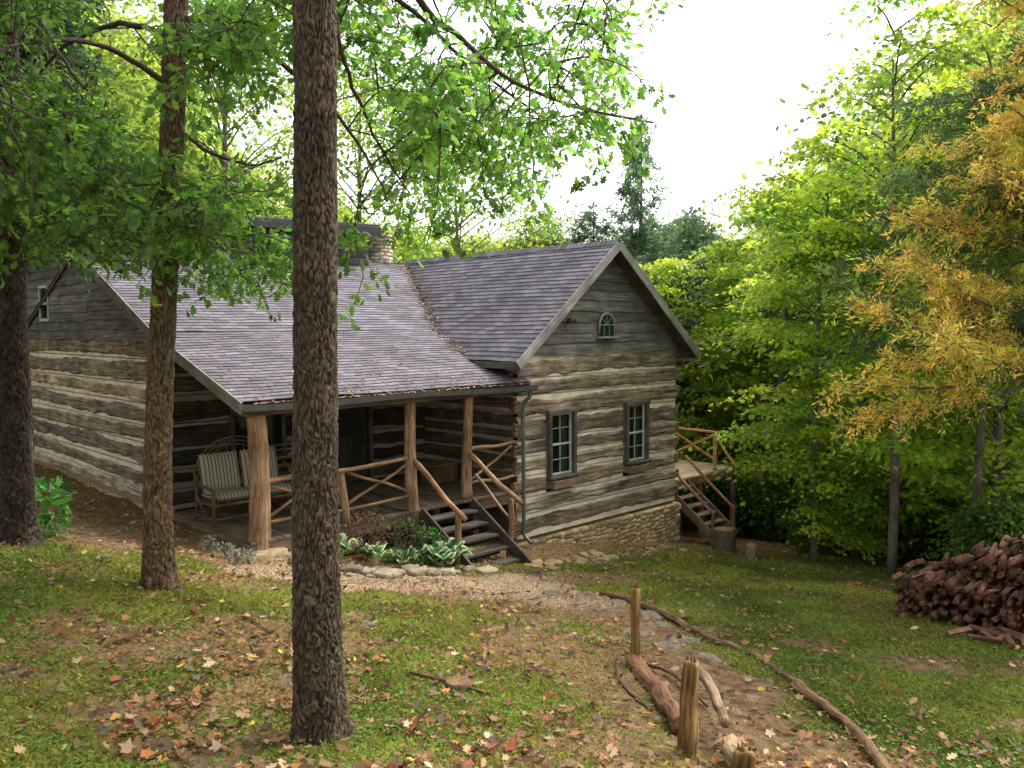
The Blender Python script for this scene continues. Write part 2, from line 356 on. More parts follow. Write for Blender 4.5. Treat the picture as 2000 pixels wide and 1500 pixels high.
# fallen leaves
d,s=scatter(84000,3.4,24,pw=1.3); pm_,gr_,gs_,li_,fa_=masks(d,s)
clump=sst(.38,.70,fbm(d*3,s*3,91,3))
pr=(.07+.46*li_*(1-.55*gs_)+.13*(1-gs_))*(.3+1.15*clump); pr*=np.where(gr_>.4,.7,1)
k=(rng.uniform(0,1,len(d))<pr)&(~in_house(d,s,.05)); d=d[k];s=s[k];n=len(d);x,y=site(d,s)
C=np.stack([x,y,gh(d,s)+rng.uniform(.008,.05,n)],-1)
dirs=np.stack([rng.normal(size=n),rng.normal(size=n),rng.uniform(-.15,.35,n)],-1);nor=np.stack([rng.normal(size=n)*.5,rng.normal(size=n)*.5,np.ones(n)],-1)
pal=np.array([(.17,.085,.035),(.26,.14,.06),(.11,.06,.03),(.36,.23,.12),(.42,.17,.05),(.24,.07,.03),(.50,.37,.23),(.15,.11,.07),(.60,.38,.06)])
col=pal[rng.choice(len(pal),n,p=[.2,.2,.18,.13,.07,.07,.04,.095,.015])]*rng.uniform(.6,1.15,(n,1))
CUR=MAP.copy(); CUR[:,2]=.5*np.abs(CUR[:,1])**1.3+.3*(CUR[:,0]-.5)**2
fl=MB();h=n//2;szz=rng.uniform(0,1,n)**2.2
leaves(fl,C[:h],.022+.085*szz[:h],CUR,dirs[:h],nor[:h],col[:h],0)
leaves(fl,C[h:],.028+.10*szz[h:],OAK*np.array([1,1,-1]),dirs[h:],nor[h:],col[h:],0)
fl.obj('fallen_leaves',[M_litter])
# gravel chips
gv=MB(); d=rng.uniform(11,15,30000); s=rng.uniform(-5,2.4,30000); pm_,gr_,_,_,_=masks(d,s); k=(rng.uniform(0,1,30000)<gr_*.7)&(~in_house(d,s)); d=d[k];s=s[k];n=len(d);x,y=site(d,s)
OC=np.array([(1,0,0),(0,1,0),(-1,0,0),(0,-1,0),(0,0,.7),(0,0,-.7)],float); OF=np.array([(0,1,4),(1,2,4),(2,3,4),(3,0,4)])
an=rng.uniform(0,2*PI,n);R=rng.uniform(.009,.026,n)
Rv=OC[None]*R[:,None,None]*rng.uniform(.6,1.2,(n,6,1)); xx=Rv[...,0]*np.cos(an)[:,None]-Rv[...,1]*np.sin(an)[:,None]; yy=Rv[...,0]*np.sin(an)[:,None]+Rv[...,1]*np.cos(an)[:,None]
V=np.stack([xx+x[:,None],yy+y[:,None],Rv[...,2]+gh(d,s)[:,None]+.004],-1)
gv.add(V,(OF[None]+np.arange(n)[:,None,None]*6).reshape(-1,3),None,np.repeat(rng.uniform(.5,1.25,(n,1))*np.array([[1.08,.92,.74]]),6,axis=0)); gv.obj('gravel_path',[M_gravel])

# ------------------------------------------------------------------ cabin
cabin=empty('log_cabin')
XL,XW,XR=6.2,12.31,18.0; YF,YB=12.57,24.2; YP=15.7
walls=MB()
def roof_main(y): 
    y=np.asarray(y,float)
    return np.where(y<15.7,-1.18+(y-12.35)*.325,np.where(y<20,-.09+(y-15.7)*.44,1.80-(y-20)*.42))
def roof_wing(x): return 1.88-np.abs(np.asarray(x)-15.15)*.815
# 'x' walls: out=+1 faces -Y ; 'y' walls: out=+1 faces +X
def wall(axis,c,a0,a1,z0,z1,rows,out,opens=(),clamp=None,bright=1.,seed=0,frac=.70,ends=True,cb=None):
    r=np.random.default_rng(seed+100); cb=bright if cb is None else cb
    hz=r.uniform(.72,1.32,rows); zz=z0+np.concatenate([[0],np.cumsum(hz)])/hz.sum()*(z1-z0)
    for q in range(rows):
        zb,zt=zz[q],zz[q+1]; h=zt-zb; zc=(zb+zt)/2
        segs=[(a0,a1)]
        for (o0,o1,oz0,oz1) in opens:
            if min(zt,oz1)-max(zb,oz0)>.12*h:
                ns=[]
                for (p,qq) in segs:
                    if o0>p: ns.append((p,min(o0,qq)))
                    if o1<qq: ns.append((max(o1,p),qq))
                segs=[x_ for x_ in ns if x_[1]-x_[0]>.05]
        tint=r.uniform(.62,1.18); warm=r.uniform(.95,1.08)
        ph=r.uniform(0,99); til=r.uniform(-.015,.015); fr_=frac*r.uniform(.85,1.12)
        for (p,qq) in segs:
            n=max(3,int((qq-p)/.04)); t=np.linspace(p,qq,n)
            def mk(v): 
                return np.stack([t,np.full(n,c),np.full(n,v)],-1) if axis=='x' else np.stack([np.full(n,c),t,np.full(n,v)],-1)
            tl=til*(t-(a0+a1)/2)*h/.42
            def edge(o_): return (fbm(t*.45,ph+o_,seed,3)-.5)*h*.36+(fbm(t*3.2,ph+o_+17,seed,3)-.5)*h*.20
            top=h*.5*fr_+edge(0)+tl; bot=-h*.5*fr_+edge(40)+tl
            face=(fbm(t*2.5,ph+7,seed,3)-.5)*.03
            k=out
            o_=.05+face
            def rr(q_,a_=.05): return (fbm(t*6,ph+q_,seed,3)-.5)*a_
            prof=np.stack([np.stack([k*(-.12)+0*t,bot],-1),np.stack([k*(o_-.025),bot],-1),np.stack([k*o_,bot+.03],-1),
                np.stack([k*(o_+.006+rr(3,.03)),bot*.45+rr(13)],-1),np.stack([k*(o_+rr(5,.03)),rr(15)],-1),np.stack([k*(o_+.006+rr(9,.03)),top*.45+rr(19)],-1),
                np.stack([k*o_,top-.03],-1),np.stack([k*(o_-.025),top],-1),np.stack([k*(-.12)+0*t,top],-1)],1)
            cz=None
            if clamp is not None:
                def cz(Pp,cl=clamp,ax=axis):
                    a_=Pp[...,0] if ax=='x' else Pp[...,1]; Pp=Pp.copy(); Pp[...,2]=np.minimum(Pp[...,2],cl(a_)); return Pp
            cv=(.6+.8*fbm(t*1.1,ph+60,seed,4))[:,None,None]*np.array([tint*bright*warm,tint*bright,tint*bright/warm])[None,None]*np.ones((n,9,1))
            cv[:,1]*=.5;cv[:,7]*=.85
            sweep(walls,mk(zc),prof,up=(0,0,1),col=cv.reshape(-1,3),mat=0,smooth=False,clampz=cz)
            pc=np.tile(np.array([(-.1,-h*.52),(.02,-h*.52),(.02,h*.52),(-.1,h*.52)])*np.array([k,1]),(n,1,1))
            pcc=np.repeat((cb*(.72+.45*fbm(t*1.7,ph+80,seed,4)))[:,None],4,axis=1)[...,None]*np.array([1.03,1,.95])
            sweep(walls,mk(zc),pc,up=(0,0,1),col=pcc.reshape(-1,3),mat=1,smooth=False,clampz=cz)
            if ends:
                for e,sgn in ((p,-1),(qq,1)):
                    if e in (a0,a1):
                        L0=.08+r.uniform(0,.06)
                        A=[e-sgn*.05,c,zc]; B=[e+sgn*L0,c,zc]
                        if axis=='y': A=[c,e-sgn*.05,zc];B=[c,e+sgn*L0,zc]
                        if clamp is None or zc<clamp(np.array(e)): beam(walls,A,B,.12,h*r.uniform(.5,.62),col=(tint*.8*bright,tint*.62*bright,tint*.5*bright),mat=0,n=3,wob=.008)
W1=(13.18,14.06,-3.32,-1.93); W2=(15.86,16.74,-3.32,-1.93)
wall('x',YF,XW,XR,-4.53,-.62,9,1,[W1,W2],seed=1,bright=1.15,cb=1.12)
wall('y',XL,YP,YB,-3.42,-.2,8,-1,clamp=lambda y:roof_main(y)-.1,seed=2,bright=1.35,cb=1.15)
wall('x',YP,XL,XW,-3.42,-.1,8,1,[(9.7,10.75,-3.5,-1.4),(7.5,8.6,-2.6,-1.4)],seed=3,bright=.25,cb=.36)  # porch shade painted in: log and chinking tints cut far down
wall('y',XW,YF+.12,YP,-3.5,-.75,8,-1,seed=4,bright=.42,cb=.5)  # wing wall inside the porch: darker tints carry the shade
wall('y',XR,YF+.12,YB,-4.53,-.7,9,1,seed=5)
walls.obj('log_walls',[M_log,M_chink],cabin)
ib=MB()
def quad(mb,pts,mat=0,col=(1,1,1)): mb.add(np.array(pts,float),np.arange(len(pts)),None,col,mat)
for (x0,x1,y0,y1) in ((XL+.25,XR-.25,YP+.7,YB-.1),):
    for (p,q) in (((x0,y0),(x1,y0)),((x1,y0),(x1,y1)),((x1,y1),(x0,y1)),((x0,y1),(x0,y0))):
        quad(ib,[(p[0],p[1],-4.6),(q[0],q[1],-4.6),(q[0],q[1],-.5),(p[0],p[1],-.5)])
quad(ib,[(XW+.2,YF+1.2,-4.6),(XR-.2,YF+1.2,-4.6),(XR-.2,YF+1.2,-.6),(XW+.2,YF+1.2,-.6)])
ib.obj('interior',[M_int],cabin)
bw=MB(); beam(bw,(XL,YB,-1.9),(XR,YB,-1.9),.2,3.6,n=2); bw.obj('back_wall',[M_side],cabin)
sd=MB()
def siding(axis,c,a0,a1,z0,z1,h,out,clamp,opens=(),seed=0,bright=1.):
    r=np.random.default_rng(seed+55); z=z0; 
    while z<z1:
        segs=[(a0,a1)]
        for (o0,o1,oz0,oz1) in opens:
            if min(z+h,oz1)-max(z,oz0)>.03:
                ns=[]
                for (p,q) in segs:
                    if o0>p: ns.append((p,min(o0,q)))
                    if o1<q: ns.append((max(o1,p),q))
                segs=ns
        tn=r.uniform(.7,1.25); ph=r.uniform(0,99)
        for (p,q) in segs:
            if q-p<.03: continue
            n=max(3,int((q-p)/.07)); t=np.linspace(p,q,n)
            pts=np.stack([t,np.full(n,c),np.full(n,z)],-1) if axis=='x' else np.stack([np.full(n,c),t,np.full(n,z)],-1)
            k=out; lo=(fbm(t*2,ph,seed,4)-.5)*.07
            o1_=.055+(fbm(t*1.2,ph+5,seed,2)-.5)*.02
            prof=np.stack([np.stack([0*t,lo],-1),np.stack([k*o1_,lo],-1),np.stack([k*(o1_-.005),lo+.1],-1),np.stack([k*.015+0*t,np.full(n,h+.09)],-1),np.stack([0*t,np.full(n,h+.09)],-1)],1)
            def cz(Pp,cl=clamp,ax=axis):
                a_=Pp[...,0] if ax=='x' else Pp[...,1]; Pp=Pp.copy(); Pp[...,2]=np.minimum(Pp[...,2],cl(a_)); return Pp
            sweep(sd,pts,prof,up=(0,0,1),col=(tn*bright,)*3,smooth=False,clampz=cz)
        z+=h*r.uniform(.9,1.1)
siding('x',YF-.02,XW-.05,XR+.05,-.66,1.85,.235,1,lambda x:roof_wing(x)-.09,seed=1,bright=1.1)
siding('y',XL-.02,YP-.05,19.55,-.25,1.7,.21,-1,lambda y:roof_main(y)-.09,seed=2,bright=1.1)
siding('y',XL-.02,19.5,YB,-.25,2.45,.21,-1,lambda y:0*y+2.45,[(22.2,22.95,.2,1.0)],seed=3,bright=1.1)
siding('x',19.66,XL,13.5,1.5,2.45,.21,1,lambda x:0*x+2.45,seed=4,bright=.5)
siding('y',13.5,19.66,YB,-.2,2.45,.21,1,lambda y:0*y+2.45,seed=5)
siding('y',XR+.02,YP-.05,YB,-.7,1.7,.21,1,lambda y:roof_main(y)-.09,seed=6)
bk=MB()
bk.add(np.array([(XW,YF+.03,-.75),(XR,YF+.03,-.75),(XR,YF+.03,-.5),(15.15,YF+.03,1.75),(XW,YF+.03,-.5)]),np.arange(5))
bk.add(np.array([(XL+.03,YP,-.3),(XL+.03,YB,-.3),(XL+.03,YB,2.4),(XL+.03,19.6,2.4),(XL+.03,19.6,1.5),(XL+.03,YP,-.2)]),np.arange(6))
bk.obj('sheathing',[M_int],cabin)
sd.obj('gable_siding',[M_side],cabin)
rf=MB()
def roofplane(P0,P1,Uv,run,vo=0.):
    P0=np.array(P0,float);P1=np.array(P1,float);Uv=np.array(Uv,float); U=nrm(Uv); Ax=nrm(P1-P0); Nn=np.cross(Ax,U); 
    if Nn[2]<0: Nn=-Nn
    W_=np.linalg.norm(P1-P0); n=int(W_/.15)+2; t=np.linspace(0,W_,n); ex=.145; k=0; v=0.
    while v<run-1e-6:
        v1=min(v+ex,run)
        def row(vv,lift,jit=0):
            sag=(fbm((P0[0]+t*Ax[0]+P0[1]*.3)*.8,(vv+vo+t*Ax[1])*.8,71,3)-.5)*.05
            return P0+Ax*t[:,None]+U*(vv+jit*rng.uniform(-1,1,n)[:,None])+Nn*(lift+sag[:,None]+jit*.4*rng.uniform(-1,1,n)[:,None])
        a_=row(v,.0);b_=row(v,.014,.005);c_=row(v1,.001)
        V=np.concatenate([a_,b_,c_]); l=lambda vv:np.stack([t+P0[0]*.37,np.full(n,vv),np.zeros(n)],-1)
        kk=round((v+vo)/ex)*ex
        Lc=np.concatenate([l(kk+.02),l(kk+.004),l(kk+ex-.004)])
        i_=np.arange(n-1); F=np.concatenate([np.stack([i_,i_+1,i_+1+n,i_+n],-1),np.stack([i_+n,i_+1+n,i_+1+2*n,i_+2*n],-1)])
        rf.add(V,F,Lc,(1,1,1),0); v=v1
    T_=.10
    q=[P0,P1,P1+U*run,P0+U*run]; A=[x_-Nn*.03 for x_ in q]; B=[x_-Nn*T_ for x_ in q]
    rf.add(np.array(A+B),np.array([(7,6,5,4),(0,1,5,4),(1,2,6,5),(2,3,7,6),(3,0,4,7)]),None,(1,1,1),1)
def rp(P0,P1,P2): 
    U=np.array(P2,float)-np.array(P0,float); roofplane(P0,P1,U,np.linalg.norm(U))
XRk=XL-.12
rp((XRk,12.35,-1.18),(12.52,12.35,-1.18),(XRk,15.7,-.09))
rp((XRk,15.7,-.09),(XR+.25,15.7,-.09),(XRk,20.0,1.80))
rp((XR+.25,24.6,-.13),(XRk,24.6,-.13),(XR+.25,20.0,1.80))
ze=roof_wing(11.93)
rp((11.93,12.12,ze),(11.93,20.2,ze),(15.15,12.12,1.88))
rp((18.37,20.2,ze),(18.37,12.12,ze),(15.15,20.2,1.88))
for k in range(52):
    y0=12.12+k*.155
    if y0<20.0:
        for sg in (-1,1):
            rf.add(np.array([(15.15,y0,1.925),(15.15,y0+.17,1.912),(15.15+sg*.15,y0+.17,1.79),(15.15+sg*.15,y0,1.803)]),np.array([[0,1,2,3]]),np.tile([k*.3+.1,.07,0],(4,1)),(1,1,1),0)
rf.obj('shingle_roof',[M_shin,M_dark],cabin)
ur=MB()
beam(ur,(XL-.4,21.9,2.55),(13.75,21.9,2.72),5.0,.16,n=2,mat=0)
beam(ur,(XL-.42,19.36,2.54),(13.77,19.36,2.60),.05,.24,n=2,mat=0)
ur.obj('upper_roof',[plain('membrane_roof',(.025,.027,.032),.7,0,.3,5)],cabin)
tr=MB()
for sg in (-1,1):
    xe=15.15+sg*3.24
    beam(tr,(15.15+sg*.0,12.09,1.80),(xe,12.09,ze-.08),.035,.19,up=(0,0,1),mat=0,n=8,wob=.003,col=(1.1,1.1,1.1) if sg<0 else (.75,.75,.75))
beam(tr,(XRk-.03,12.3,-1.27),(XRk-.03,15.7,-.18),.04,.2,mat=0,n=5,col=(.75,.72,.68))
beam(tr,(XRk-.03,15.7,-.18),(XRk-.03,20.0,1.70),.04,.2,mat=0,n=5,col=(.75,.72,.68))
beam(tr,(11.92,12.15,ze-.08),(11.92,13.9,ze-.08),.03,.14,mat=0,n=3,col=(.4,.4,.4))
beam(tr,(18.4,12.15,ze-.08),(18.4,20,ze-.08),.03,.14,mat=0,n=3,col=(.4,.4,.4))
for xx in (11.97,18.33): beam(tr,(xx-.0,12.32,ze-.17),(xx+( .35 if xx<13 else -.35),12.32,ze-.17),.42,.05,mat=0,col=(.6,.6,.6))
beam(tr,(XL,12.55,-1.33),(XW,12.55,-1.33),.18,.2,mat=0,n=12,wob=.01,col=(.5,.42,.34))
tr.obj('trim_boards',[M_grey],cabin)
gt=MB(); n=30; P=lerp((XRk-.02,12.27,-1.27),(12.58,12.27,-1.30),n); P[:,2]+=-.02*np.sin(np.linspace(0,9,n))
pr=np.tile(np.array([(-.055,.05),(-.062,.05),(-.06,-.03),(-.03,-.06),(.03,-.06),(.055,-.04),(.055,.05),(.045,.05),(.045,-.03),(-.045,-.03)]),(n,1,1))
sweep(gt,P,pr,up=(0,0,1),smooth=False,mat=0)
for xx in np.arange(6.6,12.5,.75): beam(gt,(xx,12.2,-1.21),(xx,12.5,-1.14),.03,.012,mat=1,col=(1,1,1))
tube(gt,curve([(12.42,12.27,-1.33),(12.42,12.30,-1.5),(12.36,12.42,-1.72),(12.36,12.42,-2.6),(12.36,12.42,-4.1),(12.36,12.41,-4.42),(12.36,12.2,-4.56)],30),.042,k=10,mat=1)
gt.obj('gutter_and_downspout',[M_metal,M_spout],cabin)
rl=MB(); n=900
xr=rng.uniform(XL,12.3,n); yr=12.4+3*rng.uniform(0,1,n)**2.2; zr=roof_main(yr)+.03
xv=rng.uniform(12.0,15.0,500); yv=np.interp(roof_wing(xv),[-.7,-.09,1.8],[13.83,15.7,20]); 
xv2=xv+rng.normal(0,.07,500)-.03; yv2=yv+rng.normal(0,.1,500); zv=np.maximum(roof_main(yv2),roof_wing(xv2))+.03
xg=rng.uniform(XL,12.5,500); yg=np.full(500,12.3)+rng.normal(0,.03,500); zg=np.full(500,-1.21)
C=np.concatenate([np.stack([xr,yr,zr],-1),np.stack([xv2,yv2,zv],-1),np.stack([xg,yg,zg],-1)]); n=len(C)
leaves(rl,C,np.concatenate([rng.uniform(.02,.05,900),rng.uniform(.035,.075,500),rng.uniform(.03,.06,500)]),CUR,np.stack([rng.normal(size=n),rng.normal(size=n),rng.normal(size=n)*.2],-1),np.stack([rng.normal(size=n)*.3,-.3+rng.normal(size=n)*.3,np.ones(n)],-1),pal[rng.choice(len(pal),n)]*rng.uniform(.6,1.1,(n,1)),0)
rl.obj('roof_leaf_litter',[M_litter],cabin)
wn=MB()
def win(x0,x1,z0,z1,y):
    f=.085; yo=y-.075
    for (p,q,w) in (((x0+f/2,yo,z0),(x0+f/2,yo,z1),f),((x1-f/2,yo,z0),(x1-f/2,yo,z1),f)):
        beam(wn,p,q,.16,w,up=(1,0,0),mat=0,n=6,wob=.003,col=(1.3,1.25,1.2))
    beam(wn,(x0-.03,yo-.005,z1+.04),(x1+.03,yo-.005,z1+.04),.17,.09,mat=0,n=6,wob=.003,col=(1.3,1.25,1.2))
    beam(wn,(x0-.03,yo-.02,z0-.02),(x1+.03,yo-.02,z0-.02),.22,.06,mat=0,n=4)
    a,b=x0+f,x1-f; s_=.04; ys=y-.03
    for (p,q) in (((a+s_/2,ys,z0),(a+s_/2,ys,z1)),((b-s_/2,ys,z0),(b-s_/2,ys,z1))): beam(wn,p,q,.05,s_,up=(1,0,0),mat=1)
    zm=(z0+z1)/2
    for z_ in (z0+.04,zm,z1-.03): beam(wn,(a,ys-.002,z_),(b,ys-.002,z_),.054,.045,mat=1)
    xm=(a+b)/2
    beam(wn,(xm,ys+.004,z0),(xm,ys+.004,z1),.03,.012,up=(1,0,0),mat=1)
    for z_ in (z0+.36,z1-.34): beam(wn,(a,ys+.004,z_),(b,ys+.004,z_),.03,.012,mat=1)
    quad(wn,[(a,ys+.01,z0),(b,ys+.01,z0),(b,ys+.01,z1),(a,ys+.01,z1)],2)
    for (c0,c1) in ((a-.03,a+.22),(b-.22,b+.03)):
        n=14;t=np.linspace(c0,c1,n);yy=ys+.16+.02*np.sin(np.arange(n)*1.9)
        V=np.concatenate([np.stack([t,yy,np.full(n,z0-.05)],-1),np.stack([t,yy,np.full(n,z1+.05)],-1)]);i_=np.arange(n-1)
        wn.add(V,np.stack([i_,i_+1,i_+1+n,i_+n],-1),None,(1,1,1),3,True)
for w in (W1,W2):
    win(w[0],w[1],w[2],w[3],YF)
    x0,x1,z0=w[0]-.02,w[1]+.06,w[2]-.04
    beam(wn,(x0,YF-.27,z0-.11),(x1,YF-.27,z0-.11),.03,.17,mat=4,n=6,wob=.003,col=(1.2,1.1,1)); beam(wn,(x0+.01,YF-.16,z0-.19),(x1-.01,YF-.16,z0-.19),.2,.025,mat=4)
    for xx in (x0,x1): beam(wn,(xx,YF-.28,z0-.11),(xx,YF-.05,z0-.11),.025,.165,mat=4)
    beam(wn,(x0+.02,YF-.16,z0-.07),(x1-.02,YF-.16,z0-.07),.18,.03,mat=5)
# arch window
cx=15.13; zb=-.28; hw=.27; yw=YF-.03
th=np.linspace(0,PI,15); A=[(cx-hw,yw-.09,zb)]+[(cx+hw*-math.cos(t),yw-.09,zb+.26+hw*math.sin(t)) for t in th]+[(cx+hw,yw-.09,zb)]
tube(wn,np.array(A),.034,k=6,mat=6)
beam(wn,(cx-.35,yw-.11,zb-.02),(cx+.35,yw-.11,zb-.02),.09,.05,mat=6); beam(wn,(cx-.27,yw-.09,zb+.27),(cx+.27,yw-.09,zb+.27),.03,.024,mat=6)
for k in (-.09,.09): beam(wn,(cx+k,yw-.088,zb),(cx+k,yw-.088,zb+.27),.02,.012,up=(1,0,0),mat=6)
for t in (PI/4,PI/2,3*PI/4): beam(wn,(cx,yw-.088,zb+.27),(cx+hw*math.cos(t),yw-.088,zb+.27+hw*math.sin(t)),.02,.012,up=(0,1,0),mat=6)
Ap=np.array([(p[0],yw-.082,p[2]) for p in A]); wn.add(Ap,np.arange(len(Ap)),None,(1,1,1),2)
Ap2=Ap+np.array([0,.012,0]); wn.add(Ap2,np.arange(len(Ap2)),None,(.25,.4,.3),3)
for (p,q) in (((XL-.07,22.24,.2),(XL-.07,22.24,1.0)),((XL-.07,22.9,.2),(XL-.07,22.9,1.0))): beam(wn,p,q,.07,.05,up=(1,0,0),mat=1)
for z_ in (.2,.6,1.0): beam(wn,(XL-.07,22.2,z_),(XL-.07,22.95,z_),.05,.07,mat=1)
quad(wn,[(XL-.05,22.2,.2),(XL-.05,22.95,.2),(XL-.05,22.95,1.0),(XL-.05,22.2,1.0)],2)
quad(wn,[(7.5,YP-.02,-2.6),(8.6,YP-.02,-2.6),(8.6,YP-.02,-1.4),(7.5,YP-.02,-1.4)],2)
for (p,q) in (((7.5,YP-.07,-2.6),(7.5,YP-.07,-1.35)),((8.6,YP-.07,-2.6),(8.6,YP-.07,-1.35)),((8.05,YP-.05,-2.6),(8.05,YP-.05,-1.35))): beam(wn,p,q,.06,.08,up=(1,0,0),mat=0)
beam(wn,(7.45,YP-.08,-2.63),(8.65,YP-.08,-2.63),.1,.08,mat=0)
for xx in (9.72,10.73): beam(wn,(xx,YP-.08,-3.44),(xx,YP-.08,-1.35),.08,.1,up=(1,0,0),mat=0)
beam(wn,(10.22,YP+.02,-3.44),(10.22,YP+.02,-1.4),.05,.94,up=(1,0,0),mat=0,col=(.5,.45,.4))  # door and panel tints darkened, painting in the porch shade
for z_ in (-3.0,-2.2): beam(wn,(10.22,YP-.02,z_-.25),(10.22,YP-.02,z_+.25),.03,.6,up=(1,0,0),mat=0,col=(.4,.4,.4))
wn.obj('windows_and_door',[M_dark,M_white,M_glass,M_curt,M_deck,plain('soil',(.04,.03,.02),.95),M_green,M_grey],cabin)
# porch
pc=MB()
for xx in np.arange(XL+.02,XW-.1,.145): 
    tn=rng.uniform(.55,.9); beam(pc,(xx+.07,12.42,-3.47),(xx+.07,YP-.06,-3.47),.138,.04,mat=0,col=(tn,)*3)  # board tint lowered to paint the porch roof's shade
beam(pc,(XL-.02,12.48,-3.60),(9.6,12.48,-3.60),.08,.2,mat=0,n=16,wob=.005,col=(1.1,1.0,.9)); beam(pc,(10.95,12.48,-3.60),(XW-.1,12.48,-3.60),.08,.2,mat=0,col=(.9,.85,.8))
beam(pc,(XL+.0,12.45,-3.58),(XL+.0,YP,-3.58),.08,.18,mat=0,n=8,wob=.004)
for xx in (7.2,8.2,9.2,10.2,11.2): beam(pc,(xx,12.7,-4.6),(xx,12.7,-3.5),.15,.15,mat=3)
def post(x,r,z0=-3.45,z1=-1.42,y=12.57): 
    n=18;t=np.linspace(0,1,n); P=np.stack([x+.03*np.sin(t*3+x),y+.02*np.cos(t*4+x),z0+(z1-z0)*t],-1); tube(pc,P,[r*1.15,r,r*.93],k=14,rough=.05,mat=1)
post(6.43,.165,-3.75); post(9.55,.11,-3.6); post(10.94,.10); post(8.04,.07,-3.5,-2.52)
rock(pc,(6.43,12.5,-3.72),(.75,.6,.26),mat=2,rot=.1,power=.35,col=(1.1,.95,.7))
for (x_,w_) in ((6.95,.5),(7.45,.55),(8.0,.5)): rock(pc,(x_,12.45,-3.82),(w_,.4,.22),mat=2,rot=.1,power=.4,col=(.9,.78,.58))
rl_=lambda a_,b_,r=.042,c=(1,1,1): log(pc,a_,b_,r,k=8,mat=1,bend=.03,col=c,rough=.12)
rl_((6.43,12.55,-2.52),(9.55,12.55,-2.46),.04,(1,.95,.9)); rl_((6.43,12.55,-3.2),(9.5,12.55,-3.18),.032,(.8,.75,.7)); rl_((8.1,12.56,-2.55),(9.5,12.56,-3.12),.028,(.8,.75,.7)); rl_((8.1,12.58,-3.15),(9.5,12.58,-2.55),.028,(.8,.75,.7))
rl_((6.5,12.56,-3.15),(8.0,12.56,-2.55),.028,(.8,.75,.7));rl_((6.5,12.6,-2.55),(8.0,12.6,-3.15),.028,(.8,.75,.7))
rl_((10.94,12.55,-2.46),(12.2,12.55,-2.44),.038); rl_((10.94,12.55,-3.15),(12.2,12.55,-3.15),.032); rl_((11.0,12.56,-3.1),(12.15,12.56,-2.5),.028)
nst=5
for k in range(nst):
    z_=-3.45-.185*(k+1)+.0; y_=12.32-.29*k
    beam(pc,(9.72,y_-.02,z_),(10.86,y_-.02,z_),.27,.05,mat=3,n=6,wob=.003)
    beam(pc,(9.74,y_+.10,z_-.09),(10.84,y_+.10,z_-.09),.02,.14,mat=3,col=(.35,.35,.35))
for xx in (9.66,10.92): beam(pc,(xx,12.45,-3.52),(xx,10.85,-4.47),.05,.26,mat=3,n=6,wob=.003)
rl_((9.55,12.5,-2.52),(9.6,11.1,-3.42),.05,(1.1,1,.9)); log(pc,(9.6,11.35,-4.5),(9.6,11.3,-3.3),.06,k=10,mat=1,col=(.8,.75,.7))
rl_((10.94,12.5,-2.55),(11.0,11.1,-3.35),.05,(1.1,1,.9)); log(pc,(11.0,11.45,-4.5),(11.0,11.4,-3.3),.06,k=10,mat=1,col=(.8,.75,.7))
rl_((10.98,12.4,-2.95),(11.0,11.4,-3.7),.03)
pc.obj('porch',[M_deck,M_post,M_stone,M_step],cabin)
fs=MB()
def ground_xy(x,y): d_,s_=inv(x,y); return float(gh(d_,s_))
for xx in np.arange(XW+.05,XR+.1,.21):
    zg=ground_xy(xx,YF-.1)-.15; z_=-4.62; 
    while z_>zg:
        h=rng.uniform(.07,.14); rock(fs,(xx+rng.uniform(-.06,.06),YF+.0,z_-h/2),(rng.uniform(.2,.34),.22,h*1.08),rot=rng.uniform(-.1,.1),power=.4,col=np.array([1.35,1.12,.75])*rng.uniform(.7,1.25)); z_-=h
for yy in np.arange(YF,17,.24):
    zg=ground_xy(XR,yy)-.2; z_=-4.62
    while z_>zg:
        h=rng.uniform(.1,.18); rock(fs,(XR,yy,z_-h/2),(.22,rng.uniform(.22,.34),h*1.08),rot=0,power=.4,col=np.array([1.2,1.05,.8])*rng.uniform(.75,1.2)); z_-=h
beam(fs,(XW,YF+.12,-5.2),(XR,YF+.12,-5.2),.1,1.3,mat=0,col=(.5,.45,.35)); beam(fs,(XR-.1,YF,-5.4),(XR-.1,YB,-5.4),.1,1.7,mat=0,col=(.5,.45,.35))
beam(fs,(XL+.06,YP,-3.6),(XL+.06,YB,-3.6),.2,.5,mat=1,col=(1.,.8,.55)); beam(fs,(XW+.05,YF+.1,-4.1),(XW+.05,YP,-4.1),.15,1.2,mat=0,col=(.4,.35,.3))
for k in range(26):
    x_=XL-.06; rock(fs,(x_,YP+k*.33,-3.62),(.15,.4,.3),rot=0,power=.4,col=np.array([1.7,1.25,.78])*rng.uniform(.8,1.1),amp=.06)
fs.obj('stone_foundation',[M_stone,M_stone],cabin)
ch=MB()
for k in range(12):
    z_=1.4+k*.105
    for q in range(9):
        a_=q/9*2*PI+k*.35; rock(ch,(14.3+.33*math.cos(a_),20.3+.33*math.sin(a_),z_),(.3,.22,.125),rot=a_+PI/2,power=.55,col=np.array([1.25,1.22,1.12])*rng.uniform(.5,1.4))
tube(ch,lerp((14.3,20.3,-1),(14.3,20.3,2.5),3),.31,k=12,col=(.25,.25,.25))
ch.obj('stone_chimney',[M_stone],cabin)
fl_=MB(); tube(fl_,lerp((13.85,YF-.07,.1),(13.85,YF-.18,.1),3),.035,k=8); rock(fl_,(13.8,YF-.2,.1),(.12,.1,.1),rot=0); rock(fl_,(13.94,YF-.2,.08),(.12,.1,.1),rot=0); fl_.obj('floodlight',[M_dark],cabin)

